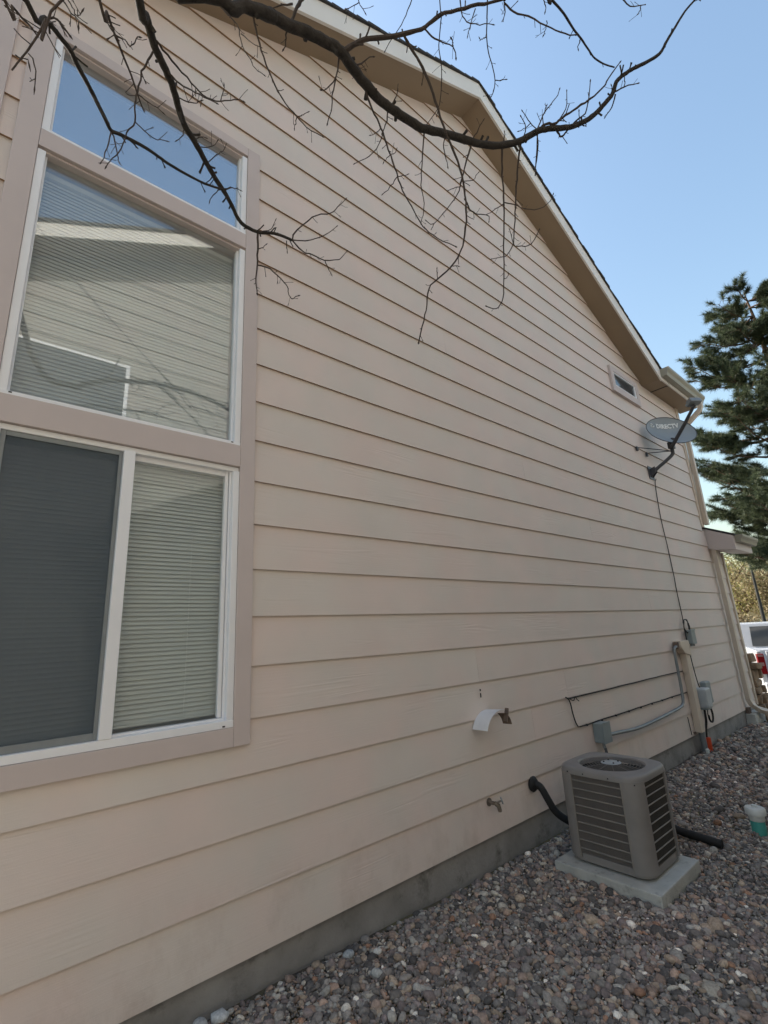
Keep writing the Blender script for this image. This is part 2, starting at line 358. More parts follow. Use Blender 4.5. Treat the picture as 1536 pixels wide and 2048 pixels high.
def rounded_rect(x0, x1, y0, y1, r, n=6):
    out = []
    for cx, cy, a0 in ((x1-r, y1-r, 0), (x0+r, y1-r, 90), (x0+r, y0+r, 180), (x1-r, y0+r, 270)):
        for k in range(n+1):
            a = R(a0+90*k/n); out.append((cx+r*math.cos(a), cy+r*math.sin(a)))
    return out
def clip_poly(poly, a, b, c):
    """keep a*x+b*z<=c"""
    out = []
    for i in range(len(poly)):
        p, q = poly[i], poly[(i+1) % len(poly)]; dp = a*p[0]+b*p[1]-c; dq = a*q[0]+b*q[1]-c
        if dp <= 0: out.append(p)
        if (dp < 0 < dq) or (dq < 0 < dp):
            t = dp/(dp-dq); out.append((p[0]+(q[0]-p[0])*t, p[1]+(q[1]-p[1])*t))
    return out

# ================================================================ setting: ground, driveway, street
def smoothstep(t):
    t = min(max(t, 0.0), 1.0); return t*t*(3-2*t)
def gz(x, y):
    a = max(-y, 0.0)
    z = -0.022 - 0.014*min(a, 6) + 0.058*smoothstep((2.8-x)/2.0)
    t = smoothstep((x-9.2)/2.4)
    return z*(1-t) - 0.57*t
def build_ground():
    xs = [-500, -200, -80, -40, -20, -12] + list(np.arange(-8, 14, 0.25)) + [14, 16, 20, 30, 45, 80, 200, 500]
    ys = [-500, -200, -80, -40, -20, -12] + list(np.arange(-8, 4, 0.25)) + [4, 6, 10, 20, 40, 80, 200, 500]
    V = np.array([(x, y, gz(x, y) + (0.012*mnoise.noise((x*1.7, y*1.7, 0)) if -8 < x < 11 and -8 < y < 4 else 0) - 0.012) for y in ys for x in xs]); nx = len(xs)
    F = np.array([(j*nx+i, j*nx+i+1, (j+1)*nx+i+1, (j+1)*nx+i) for j in range(len(ys)-1) for i in range(nx-1)])
    o = fast_mesh('ground', V, F, 'ground_soil', smooth=True); tag(o, kind='structure')
build_ground()
tag(MB().box(11.9, 27, -4.2, 6.5, -0.66, -0.55).build('driveway', 'driveway', bevel=0.01), kind='structure')
tag(MB().box(27.02, 35, -120, 120, -0.7, -0.562).build('street', 'asphalt'), kind='structure')
tag(MB().box(26.86, 27.0, -120, -4.25, -0.7, -0.46).box(26.86, 27.0, 6.55, 120, -0.7, -0.46).build('kerb', 'driveway', bevel=0.02), kind='structure')

# ================================================================ the house
E_ = 0.25                                   # board exposure
Z0 = lambda k: (6.702+k)*E_                 # lower edge of course k
PX, PZ, SL = 3.585, 7.27, 0.533             # gable peak and pitch (under the soffit)
XL, XR, XE = -0.285, 9.07, 7.6              # house corners, where the rake meets the level eave
ZE = 5.137                                  # level soffit
WX0, WX1, WZ0, WZ1 = -0.14, 1.1125, 1.0625, 4.775   # trimmed window opening
house = empty('house', (4.4, 0, 0), 'cream lap-sided two-storey house with tall stacked window and gable roof', 'house')
Yo = 0.02                                   # y of the sheathing behind the boards

def gable_z(x): return PZ - SL*abs(x-PX) if x <= XE else ZE
# sheathing: pieces round the window opening, plus the other walls
sh = MB()
GX0, GX1, GZ0, GZ1 = -0.045, 1.0275, 1.15, 4.705
sh.prism([(XL+.01, 0.1), (GX0, 0.1), (GX0, gable_z(GX0)), (XL+.01, gable_z(XL+.01))], 0.03, 0.12)
sh.prism([(GX0, 0.1), (GX1, 0.1), (GX1, GZ0), (GX0, GZ0)], 0.03, 0.12)
sh.prism([(GX0, GZ1), (GX1, GZ1), (GX1, gable_z(GX1)), (GX0, gable_z(GX0))], 0.03, 0.12)
sh.prism([(GX1, 0.1), (XR-.01, 0.1), (XR-.01, ZE), (XE, ZE), (PX, PZ), (GX1, gable_z(GX1))], 0.03, 0.12)
wall = sh.build('wall', 'sheathing', house, origin=(4.4, 0, 0))
ow = MB(); ow.box(XL, XL+.1, 0.12, 8, -.2, 5.42); ow.box(XR-.1, XR, .12, 8, -.2, 5.2)
ow.prism([(XL+.1, -.2), (XR-.1, -.2), (XR-.1, ZE), (XE, ZE), (PX, PZ), (XL+.1, 5.2)], 7.9, 8)
ow.build('rear_wall', 'siding', house)

def board(name, poly, z0, parent, y0=0.0, material='siding'):
    """lapped board: face leans back 13 mm per exposure, 10 mm thick"""
    n = len(poly); out = [(x, y0 + 0.013*(z-z0)/E_, z) for x, z in poly]; inn = [(x, y+0.010, z) for x, y, z in out]
    mb = MB(); mb.add(out+inn, [tuple(range(n)), tuple(range(2*n-1, n-1, -1))] + [(i, i+n, (i+1) % n+n, (i+1) % n) for i in range(n)])
    o = mb.build(name, material, parent)
    o.data.materials.append(MATS['lap_shadow_edge'])          # lap shadow line painted in: dark brown on the board's downward edge
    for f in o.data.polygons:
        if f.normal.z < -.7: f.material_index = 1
    return o
JOINTS = {-4: [3.545], -3: [4.122], -2: [2.918], 3: [5.082], -6: [4.9], 0: [6.3], 5: [3.9], 7: [6.2], 9: [2.9], 11: [5.1], 14: [5.6], 16: [2.9]}
LAP = 0.018
for k in range(-6, 23):
    z0 = Z0(k); z1 = z0+E_+LAP
    right = XR-.006 if z1 < 3.05 else 8.955
    left = -0.2
    if z0 >= PZ-.02: continue
    cuts = sorted(JOINTS.get(k, []))
    def emit(poly):
        # gable clip
        p = clip_poly(poly, -SL, 1, PZ-SL*PX) if True else poly
        p = clip_poly(p, SL, 1, PZ+SL*PX) if max(q[0] for q in p) <= XE+.001 or z0 > ZE-.02 else p
        if len(p) >= 3: board('siding_board', p, z0, wall)
    spans = []
    xs = [left]+cuts+[right]
    if z1 > ZE and z0 < ZE-.02:            # the course that runs into the level eave
        xs = sorted(set(xs+[XE]))
    for a, b in zip(xs[:-1], xs[1:]): spans.append((a+(0.0006 if a != left else 0), b-(0.0006 if b != right else 0)))
    for a, b in spans:
        if z0 > ZE-.02: b = min(b, XE)
        if b-a < .02: continue
        top = min(z1, ZE) if (a >= XE-.01) else z1
        if z1 <= WZ0 or z0 >= WZ1 or a > WX1 or b < WX0:
            emit([(a, z0), (b, z0), (b, top), (a, top)])
        elif z0 < WZ0:                      # notched under the window
            board('siding_board', [(a, z0), (b, z0), (b, z1), (WX1, z1), (WX1, WZ0), (WX0, WZ0), (WX0, z1), (a, z1)], z0, wall)
        elif z1 > WZ1:                      # notched over the window
            emit2 = [(a, z0), (WX0, z0), (WX0, WZ1), (WX1, WZ1), (WX1, z0), (b, z0), (b, z1), (a, z1)]
            board('siding_board', emit2, z0, wall)
        else:
            emit([(a, z0), (WX0, z0), (WX0, z1), (a, z1)])
            if b > WX1: emit([(WX1, z0), (b, z0), (b, z1), (WX1, z1)])

# corner boards, foundation
MB().box(XL, -0.2, -0.012, 0.03, 0.17, gable_z(XL)).build('corner_board', 'trim', house, bevel=0.002)
MB().box(8.955, XR+.004, -0.010, 0.03, 3.0, ZE).build('corner_board', 'cream_metal', house, bevel=0.002)
MB().box(XL+.01, 9.78, 0.024, 0.24, -0.5, 0.20).build('foundation', 'foundation', house)

# rakes, soffits, fascias
OV = -0.25
def slope_poly(xa, xb, d0, d1):
    return [(xa, gable_z2(xa)+d0), (xb, gable_z2(xb)+d0), (xb, gable_z2(xb)+d1), (xa, gable_z2(xa)+d1)]
def gable_z2(x): return PZ - SL*abs(x-PX)
XLo = XL-.28
MB().prism(slope_poly(XLo, PX, 0, .02), OV, 0.03).build('soffit', 'soffit', house)
MB().prism(slope_poly(PX, XE, 0, .02), OV, 0.03).build('soffit', 'soffit', house)
MB().prism([(XE-.02, ZE), (9.3, ZE), (9.3, ZE+.02), (XE-.02, ZE+.02)], OV, 0.03).build('soffit', 'soffit', house)
FH = 0.205
MB().prism(slope_poly(XLo, PX-.001, -.008, FH), OV-.022, OV).build('rake_fascia', 'fascia', house)
MB().prism([(PX, gable_z2(PX)-.008), (XE+.03, gable_z2(XE+.03)-.008), (XE+.03, ZE+.2), (PX, gable_z2(PX)+FH)], OV-.022, OV).build('rake_fascia', 'fascia', house)
MB().box(XE+.031, 9.3, OV-.02, OV, ZE-.012, ZE+.17).build('eave_fascia', 'fascia', house)
MB().prism([(OV, ZE+.021), (.03, ZE+.021), (.03, ZE+.2), (OV, ZE+.17)], 9.28, 9.3, 'X').build('eave_fascia', 'fascia', house)
# roof: deck with shingle courses that step along the rake
rf = MB(); rf.prism(slope_poly(XLo-.03, PX, FH-.02, FH), OV-.02, 8.3); rf.prism(slope_poly(PX, XE+.35, FH-.02, FH), OV-.02, 8.3)
roof = rf.build('roof', 'shingle', house, origin=(PX, 0, 5))
CL = 0.125
for sgn, xend in ((-1, XLo-.04), (1, XE+.10)):
    n = int(abs(xend-PX)/CL)+1
    for i in range(n):
        a = PX + sgn*i*CL; b = PX + sgn*min((i+1)*CL+.012, abs(xend-PX)); yj = OV-.040+random.uniform(-.006, .006)
        za, zb = gable_z2(a)+FH, gable_z2(b)+FH; th = random.uniform(.030, .040)
        MB().prism([(a, za+.001), (b, zb+.001), (b, zb+th), (a, za+.016)], yj, 8.32).build('shingle_course', 'shingle', roof)
wr = MB()
for i in range(24):
    y = OV-.05+i*.16; z = ZE+.185+(y-OV)*SL
    wr.prism([(y, z), (y+.17, z+.17*SL), (y+.17, z+.17*SL+.012), (y, z+.03)], XE+.12, 9.36, 'X')
wr.build('roof_shingles', 'shingle', house)
def gutter(x0, x1, yb, zt, parent, d=.125, h=.125):
    o = [(yb, zt), (yb, zt-h), (yb-d*.62, zt-h), (yb-d*.75, zt-h*.62), (yb-d*.98, zt-h*.3), (yb-d, zt-h*.05), (yb-d, zt), (yb-d+.012, zt)]
    i_ = [(yb-d+.012, zt-.006), (yb-d+.006, zt-.012), (yb-d*.94, zt-h*.3), (yb-d*.71, zt-h*.60), (yb-d*.58, zt-h+.005), (yb-.004, zt-h+.005), (yb-.004, zt)]
    g = MB().prism(o+i_, x0, x1, 'X').build('gutter', 'gutter_taupe', parent)
    for xx in (x0, x1):
        MB().prism([(yb, zt), (yb, zt-h), (yb-d*.62, zt-h), (yb-d*.75, zt-h*.62), (yb-d*.98, zt-h*.3), (yb-d, zt-h*.05), (yb-d, zt)], xx-.003, xx+.003, 'X').build('end_cap', 'gutter_taupe', g)
    return g
gutter(XE+.04, 9.30, OV-.0205, ZE+.165, house)
def strip_path(pts, w_, d_, name, material, parent):
    """rectangular pipe (downspout) along points in a plane of constant x: w_ along x, d_ across"""
    pts = [Vector(p) for p in pts]; mb = MB(); vs = []
    n = len(pts)
    for i in range(n):
        t = (pts[min(i+1, n-1)]-pts[max(i-1, 0)]).normalized(); ax = Vector((1, 0, 0)); ax = (ax - t*ax.dot(t)).normalized(); b = t.cross(ax)
        for sx, sb in ((-1, -1), (1, -1), (1, 1), (-1, 1)): vs.append(pts[i]+ax*sx*w_/2+b*sb*d_/2)
    fs = [(i*4+j, i*4+(j+1) % 4, (i+1)*4+(j+1) % 4, (i+1)*4+j) for i in range(n-1) for j in range(4)] + [(3, 2, 1, 0), tuple((n-1)*4+j for j in range(4))]
    return mb.add(vs, fs).build(name, material, parent, bevel=0.006)
strip_path([(9.16, -.335, 5.18), (9.16, -.335, 5.10), (9.155, -.31, 5.03), (9.11, -.10, 4.84), (9.095, -.05, 4.76), (9.095, -.043, 3.04)], .085, .062, 'downspout', 'cream_metal', house)

# ---------------------------------------------------------------- garage wing beyond the corner
gw = MB().box(XR+.002, 9.80, 0.035, 0.14, .1, 2.7).build('garage_wall', 'sheathing', house)
for k in range(-6, 4):
    z0 = Z0(k); z1 = min(z0+E_+LAP, 2.66)
    board('siding_board', [(XR+.012, z0), (9.72, z0), (9.72, z1), (XR+.012, z1)], z0, gw, y0=0.012)
MB().box(9.721, 9.80, -.004, .034, .17, 2.62).build('corner_board', 'cream_metal', house, bevel=.002)
eb = MB().prism([(0.03, 2.985), (-.36, 2.80), (-.36, 2.575), (-.06, 2.615), (0.03, 2.655)], XR+.012, 10.06, 'X').build('eave_box', 'trim', house, bevel=.003)
MB().prism([(-.375, 2.80), (.05, 3.0), (4.0, 4.85), (4.0, 4.88), (.05, 3.03), (-.375, 2.83)], XR+.008, 10.12, 'X').build('garage_roof', 'shingle', house)
MB().box(XR+.013, 10.0, .03, 6, 2.66, 2.985).build('garage_ceiling', 'soffit', house)
gutter(9.16, 10.10, -.361, 2.81, house, .11, .115)
strip_path([(9.15, -.05, 2.64), (9.15, -.045, .33), (9.16, -.06, .26), (9.25, -.12, .17), (9.45, -.22, .10)], .085, .062, 'downspout', 'cream_metal', house)
strip_path([(9.45, -.215, .10), (9.75, -.36, .03), (10.1, -.5, -.06)], .095, .07, 'downspout_extension', 'cream_metal', house)
MB().box(9.10, 9.20, -.035, .012, .04, .20).build('downspout_bracket', 'rust', house, bevel=.003)
MB().box(9.075, 9.60, -.10, .024, -.25, .12).build('corner_footing', 'pad_concrete', house, bevel=.01)
# stone veneer pier
sv = MB().box(9.81, 10.0, 0.03, .42, -.45, .93).build('stone_pier', 'foundation', house)
zz = -.42
rr = random.Random(9)
while zz < .93:
    h = rr.uniform(.10, .21); xx = 9.80; xe = 10.02 + .20*(1-(zz+.42)/1.35) + rr.uniform(-.03, .05)
    while xx < xe-.06:
        l = rr.uniform(.13, .24); yy = -.045-rr.uniform(0, .07)
        o = MB().box(xx+.006, min(xx+l, xe), yy, .05, zz+.006, min(zz+h, .99)).build('stone', 'stone', sv, bevel=.024, segs=2)
        for v in o.data.vertices:
            v.co += mnoise.noise_vector(Vector(v.co)*8+Vector((xx*7, zz*5, 1)))*.034
        xx += l
    zz += h
# garage front return so that the wing is closed
MB().box(9.80, 9.9, .42, 6.0, -.45, 2.66).build('garage_front', 'siding', house)

# ---------------------------------------------------------------- tall window
FT = 0.034
def trim_board(x0, x1, z0, z1): MB().box(x0, x1, -.016, .028, z0, z1).build('window_trim', 'trim', house, bevel=.0025)
trim_board(WX0, GX0, WZ0, WZ1+.0); trim_board(GX1, WX1, WZ0, WZ1)
trim_board(GX0+.001, GX1-.001, WZ0, GZ0); trim_board(GX0+.001, GX1-.001, GZ1, WZ1)
trim_board(GX0+.001, GX1-.001, 3.955, 4.060); trim_board(GX0+.001, GX1-.001, 2.4875, 2.6125)
for nm_x in ((GX0+.001, GX1-.001, 3.96, 4.055), (GX0+.001, GX1-.001, 2.49, 2.61)):
    MB().box(nm_x[0], nm_x[1], .028, .118, nm_x[2], nm_x[3]).build('window_header', 'trim', house)
def window_unit(z0, z1, hd=.012, sl_=.018, hm='trim'):
    x0, x1 = GX0+.001, GX1-.001
    wu = empty('window', ((x0+x1)/2, 0.03, z0)); attach(wu, house)
    for nm, a in (('sill', (x0, x1, -.011, .075, z0, z0+sl_)), ('head', (x0, x1, .004, .075, z1-hd, z1)), ('jamb', (x0, x0+FT, -.008, .075, z0+sl_, z1-hd)), ('jamb', (x1-FT, x1, -.008, .075, z0+sl_, z1-hd))):
        MB().box(*a).build(nm, hm if nm == 'head' else 'vinyl', wu, bevel=.003)
    for nm, a in (('glazing_bead', (x0+FT, x1-FT, .022, .06, z0+sl_, z0+sl_+.010)), ('glazing_bead', (x1-FT-.009, x1-FT, .022, .06, z0+sl_+.010, z1-hd)), ('glazing_bead', (x0+FT, x0+FT+.009, .022, .06, z0+sl_+.010, z1-hd))):
        MB().box(*a).build(nm, 'vinyl', wu, bevel=.002)
    return wu, x0+FT, x1-FT, z0+sl_, z1-hd
wu, a, b, c, d = window_unit(4.061, GZ1-.001)
MB().box(a, b, .040, .046, c, d).build('pane', 'transom_glass', wu)
wu, a, b, c, d = window_unit(2.6135, 3.954)
MB().box(a, b, .040, .046, c, d).build('pane', 'window_glass', wu)
for xx in (a+.005, b-.02): MB().box(xx, xx+.012, -.0125, -.009, 2.622, 2.628).build('weep_hole', 'caulk', wu)
wu, a, b, c, d = window_unit(GZ0+.001, 2.4865, .026, .034, 'vinyl')
MB().box(.452, .502, -.014, .07, c, d).build('meeting_stile', 'vinyl', wu, bevel=.004)
MB().box(.5025, b, .040, .046, c, d).build('pane', 'slider_glass', wu)
for q in ((b-.03, b-.0125, c+.013, d), ): MB().box(q[0], q[1], .030, .058, q[2], q[3]).build('sash_stile', 'vinyl', wu, bevel=.002)
MB().box(.5025, b-.031, .030, .058, d-.028, d).build('sash_rail', 'vinyl', wu, bevel=.002)
MB().box(a, .4515, .052, .058, c, d).build('pane', 'slider_glass', wu)
sc_ = MB().box(a+.02, .436, .0155, .0165, c+.03, d-.022).build('insect_screen', 'insect_screen', wu)
for q in ((a, a+.02, c, d), (.436, .4515, c, d), (a+.02, .436, c, c+.03), (a+.02, .436, d-.022, d)): MB().box(q[0], q[1], .010, .022, q[2], q[3]).build('screen_frame', 'grey_metal', sc_, bevel=.002)
MB().box(b-.02, b-.008, -.0145, -.0115, 1.157, 1.163).build('weep_hole', 'caulk', wu)
# the room behind
rm = MB(); rm.box(XL+.11, 3.6, 3.6, 3.7, .2, 4.95); rm.box(XL+.102, XL+.11, .1205, 3.7, .2, 4.95); rm.box(3.6, 3.7, .1205, 3.7, .2, 4.95); rm.box(XL+.102, 3.7, .1205, 3.7, .1, .2); rm.box(XL+.102, 3.7, .1205, 3.7, 4.95, 5.05)
rm.build('room_lining', 'room', house)
# small attic window
aw = empty('attic_window', (6.83, 0, 4.66)); attach(aw, house)
for q in ((6.385, 6.475, 4.665, 5.065), (7.195, 7.285, 4.665, 5.065), (6.475, 7.195, 4.665, 4.765), (6.475, 7.195, 4.985, 5.065)): MB().box(q[0], q[1], -.030, .028, q[2], q[3]).build('trim', 'trim', aw, bevel=.002)
for q in ((6.475, 6.50, 4.765, 4.985), (7.16, 7.195, 4.765, 4.985), (6.50, 7.16, 4.765, 4.785), (6.50, 7.16, 4.965, 4.985)): MB().box(q[0], q[1], -.022, .028, q[2], q[3]).build('frame', 'vinyl', aw, bevel=.002)
MB().box(6.50, 7.16, -.006, -.003, 4.785, 4.965).build('pane', 'truck_glass', aw)

# blinds hang inside the windows
def blind(z0, z1, label, tilt):
    t = empty('window_blind', (.49, .10, z1), label, 'blind', 'horizontal blinds inside the tall window')
    MB().box(-.005, .985, .085, .115, z1-.03, z1).build('head_rail', 'blind', t, bevel=.003)
    MB().box(-.005, .985, .092, .108, z0+.005, z0+.018).build('bottom_rail', 'blind', t, bevel=.003)
    n = int((z1-z0-.05)/.0205); cs, sn = math.cos(tilt), math.sin(tilt); wd = .0125
    pr = []
    for u in (-1, -.5, 0, .5, 1):
        h = .0022*(1-u*u); pr.append((u*wd*cs - h*sn, u*wd*sn + h*cs))
    poly = pr + [(p[0], p[1]-.0006) for p in reversed(pr)]
    mb = MB().prism([(p[0]+.10, p[1]+z0+.03) for p in poly], -.004, .984, 'X'); first = mb.build('slat', 'blind', t, smooth=True)
    for i in range(1, n):
        o = first.copy(); COL.objects.link(o); o.location = first.location + Vector((0, 0, i*.0205))
        o.rotation_euler = (random.uniform(-.05, .05), random.uniform(-.0015, .0015), 0)
    for xx in (.16, .49, .82): MB().box(xx-.001, xx+.001, .083, .085, z0+.018, z1-.03).build('ladder_cord', 'blind', t)
blind(1.20, 2.465, 'pale horizontal blind behind the sliding sash at the bottom of the tall window', R(60))
blind(2.65, 3.915, 'pale horizontal blind behind the large fixed pane in the middle of the tall window', R(68))

# ================================================================ gravel
def ico(sub):
    bm = bmesh.new(); bmesh.ops.create_icosphere(bm, subdivisions=sub, radius=1)
    V = np.array([v.co[:] for v in bm.verts]); F = np.array([[v.index for v in f.verts] for f in bm.faces]); bm.free(); return V, F
def pebble_shapes(sub, n, seed):
    V, F = ico(sub); out = []
    for i in range(n):
        W = V.copy(); off = Vector((i*3.1+seed, 1.7, 9.2))
        for j, v in enumerate(V):
            d = mnoise.noise(Vector(v)*1.3+off)*.28 + mnoise.noise(Vector(v)*2.9+off)*.10
            W[j] = v*(1+d)
        out.append(W)
    return np.array(out), F
PAL = np.array([(.125, .120, .120), (.070, .068, .070), (.175, .168, .165), (.185, .145, .128), (.24, .20, .165), (.145, .125, .128), (.25, .185, .155), (.22, .22, .215), (.31, .295, .27), (.50, .485, .46), (.23, .14, .10)])*np.array([1.60, 1.52, 1.40])
PW = np.array([.19, .16, .14, .11, .08, .11, .04, .08, .05, .014, .02]); PW /= PW.sum()
def scatter(xy, rad, shapes, F, seed):
    g = np.random.default_rng(seed); n = len(xy); ns = shapes.shape[1]
    pick = g.integers(0, len(shapes), n); V = shapes[pick].copy()
    sc = np.stack([g.uniform(.85, 1.25, n), g.uniform(.7, 1.0, n), g.uniform(.42, .75, n)], 1)*rad[:, None]
    V *= sc[:, None, :]
    def rot(a, i, j):
        c, s = np.cos(a)[:, None], np.sin(a)[:, None]; p, q = V[:, :, i].copy(), V[:, :, j].copy(); V[:, :, i] = c*p-s*q; V[:, :, j] = s*p+c*q
    rot(g.normal(0, .38, n), 0, 2); rot(g.normal(0, .38, n), 1, 2); rot(g.uniform(0, 6.28, n), 0, 1)
    z = np.array([gz(x, y) for x, y in xy]) + g.uniform(-.3, .75, n)*rad*.6 - .004
    V[:, :, 0] += xy[:, 0:1]; V[:, :, 1] += xy[:, 1:2]; V[:, :, 2] += z[:, None]
    col = PAL[g.choice(len(PAL), n, p=PW)]*g.uniform(.75, 1.3, (n, 1))
    # larger drifts of reddish and pale stones
    dr = np.array([mnoise.noise((x*1.1, y*1.6, 3)) for x, y in xy]); col *= (1+.22*dr)[:, None]; col[:, 0] *= 1+.10*np.clip(dr, 0, 1)
    C = np.ones((n, ns, 4), np.float32); C[:, :, :3] = col[:, None, :]
    FF = (F[None]+(np.arange(n)*ns)[:, None, None]).reshape(-1, 3)
    return V.reshape(-1, 3), FF, C.reshape(-1, 4)
def lattice(x0, x1, y0, y1, s, seed, keep):
    g = np.random.default_rng(seed); X, Y = np.meshgrid(np.arange(x0, x1, s), np.arange(y0, y1, s)); p = np.stack([X.ravel(), Y.ravel()], 1)
    p += g.uniform(-.5, .5, p.shape)*s*1.1
    k = np.array([keep(x, y) for x, y in p]); return p[k]
def free(x, y):
    if y > -.012: return False
    if 3.16 < x < 3.80 and -.96 < y < -.27: return False
    if x > 9.05 and y > -.115: return False
    return True
near = lambda x, y: free(x, y) and x > .6 and y > -1.75 and y > -0.62*x and x < 6.2
def build_gravel():
    parts = []; off = 0
    s1, f1 = pebble_shapes(2 if False else 1, 18, 0); s0, f0 = pebble_shapes(1, 6, 50)
    s2, f2 = pebble_shapes(2, 14, 5)
    def go(pts, r0, sd, sh, fc, seed, spread=.38):
        nonlocal off
        g = np.random.default_rng(seed); rad = r0*np.exp(g.normal(0, spread, len(pts))); rad = np.clip(rad, r0*.45, r0*2.3)
        V, F, C = scatter(pts, rad, sh, fc, seed); parts.append((V, F+off, C)); off += len(V)
    close = lattice(.6, 6.2, -1.75, -.01, .0192, 1, lambda x, y: near(x, y) and x < 3.6)
    go(close, .0114, 1, s2, f2, 21, .45)
    mid_ = lattice(3.6, 6.2, -1.75, -.01, .0192, 6, near)
    go(mid_, .0114, 1, s1, f1, 26, .42)
    fines = lattice(.6, 4.6, -1.75, -.01, .0135, 7, near)
    go(fines, .0062, 1, s1, f1, 27, .3)
    big = lattice(.6, 6.2, -1.75, -.02, .12, 2, near)
    go(big, .0225, 1, s2, f2, 22, .28)
    sl, fl = pebble_shapes(1, 2, 8)
    # 20-face stones farther off and outside the frame
    bm = bmesh.new(); bmesh.ops.create_icosphere(bm, subdivisions=1, radius=1); bm.free()
    far = lattice(-1.6, 9.6, -2.7, -.01, .031, 3, lambda x, y: free(x, y) and not near(x, y) and x > 6.0)
    go(far, .0185, 1, s1, f1, 23)
    rest = lattice(-1.6, 6.3, -2.7, -.01, .042, 4, lambda x, y: free(x, y) and not near(x, y) and x <= 6.2)
    go(rest, .025, 1, s0, f0, 24)
    V = np.concatenate([p[0] for p in parts]); F = np.concatenate([p[1] for p in parts]); C = np.concatenate([p[2] for p in parts])
    o = fast_mesh('gravel', V, F, 'pebbles', col=C, smooth=True)
    tag(o, 'grey and brown river gravel covering the ground along the foundation', 'gravel', kind='stuff')
    print('gravel tris', len(F))
build_gravel()
def rock(x, y, r, sc, colr, label, seed):
    sh, F = pebble_shapes(2, 1, seed); V = sh[0]*np.array(sc)*r; a = seed*1.3
    V = np.stack([V[:, 0]*math.cos(a)-V[:, 1]*math.sin(a), V[:, 0]*math.sin(a)+V[:, 1]*math.cos(a), V[:, 2]], 1)
    C = np.ones((len(V), 4), np.float32); C[:, :3] = colr
    o = fast_mesh('river_rock', V, F, 'pebbles', col=C, smooth=True, loc=(x, y, gz(x, y)+r*.5)); tag(o, label, 'rock', 'pale river rocks lying on the gravel')
rock(1.745, -.150, .026, (.85, .7, .6), (.60, .59, .56), 'small bright white river rock near the foundation, nearest the middle', 31)
rock(1.62, -.075, .032, (1, .75, .6), (.33, .36, .38), 'pale blue-grey river rock just left of the bright white one', 12)
rock(1.64, -.275, .03, (1, .7, .6), (.40, .41, .40), 'oval pale grey river rock below and right of the bright white one', 33)
rock(.985, -.045, .036, (1.1, .8, .6), (.46, .48, .49), 'large pale grey river rock at the bottom edge near the foundation', 14)
rock(.91, -.028, .030, (1, .9, .6), (.38, .39, .39), 'grey rounded river rock at the bottom edge beside the large pale one', 35)

# ================================================================ air conditioner on its pad
pad = MB().box(3.17, 3.79, -.95, -.28, -.16, .03).build('concrete_pad', 'pad_concrete', bevel=.008)
tag(pad, 'square weathered concrete pad lying on gravel under the air conditioner', 'pad')
ac = empty('air_conditioner', (3.51, -.605, .03), 'brown-grey metal air conditioner condenser with ribbed grilles on concrete pad', 'air conditioner')
AX0, AX1, AY0, AY1, AZ0, AZ1, AR = 3.25, 3.77, -.88, -.33, .045, .605, .10
MB().prism(rounded_rect(AX0+.012, AX1-.012, AY0+.012, AY1-.012, AR-.01), AZ0, AZ0+.045, 'Z').build('base_pan', 'ac_metal', ac, bevel=.004)
for fx, fy in ((AX0+.1, AY0+.1), (AX1-.1, AY0+.1), (AX0+.1, AY1-.1), (AX1-.1, AY1-.1)): MB().box(fx-.03, fx+.03, fy-.03, fy+.03, .0295, AZ0+.002).build('foot', 'black_rubber', ac)
MB().prism(rounded_rect(AX0+.035, AX1-.035, AY0+.035, AY1-.035, AR-.03), AZ0+.045, AZ1-.05, 'Z').build('coil', 'ac_coil', ac)
def arc_panel(cx, cy, r_, a0, a1, z0, z1, ext, name):
    n = 8; o = []
    pts = [(cx+r_*math.cos(R(a0+(a1-a0)*k/n)), cy+r_*math.sin(R(a0+(a1-a0)*k/n))) for k in range(n+1)]
    def tn(a): return (-math.sin(R(a)), math.cos(R(a)))
    t0, t1 = tn(a0), tn(a1)
    pts = [(pts[0][0]-t0[0]*ext, pts[0][1]-t0[1]*ext)] + pts + [(pts[-1][0]+t1[0]*ext, pts[-1][1]+t1[1]*ext)]
    ri = r_-.012
    inn = [(cx+ri*math.cos(R(a0+(a1-a0)*k/n)), cy+ri*math.sin(R(a0+(a1-a0)*k/n))) for k in range(n+1)]
    inn = [(inn[0][0]-t0[0]*ext, inn[0][1]-t0[1]*ext)] + inn + [(inn[-1][0]+t1[0]*ext, inn[-1][1]+t1[1]*ext)]
    MB().prism(pts+inn[::-1], z0, z1, 'Z').build(name, 'ac_metal', ac, smooth=True)
for cx, cy, a0 in ((AX1-AR, AY1-AR, 0), (AX0+AR, AY1-AR, 90), (AX0+AR, AY0+AR, 180), (AX1-AR, AY0+AR, 270)):
    arc_panel(cx, cy, AR, a0, a0+90, AZ0+.02, AZ1-.035, .004, 'corner_post')
NR = 9
for i in range(NR):
    z = AZ0+.075+i*(AZ1-.05-AZ0-.075)/(NR-.4)
    for x0, x1, y0, y1 in ((AX0+.006, AX0+.016, AY0+AR, AY1-AR), (AX1-.016, AX1-.006, AY0+AR, AY1-AR), (AX0+AR, AX1-AR, AY0+.006, AY0+.016), (AX0+AR, AX1-AR, AY1-.016, AY1-.006)):
        MB().box(x0, x1, y0, y1, z-.0038, z+.0038).build('grille_rib', 'ac_rib', ac, bevel=.002, segs=1)
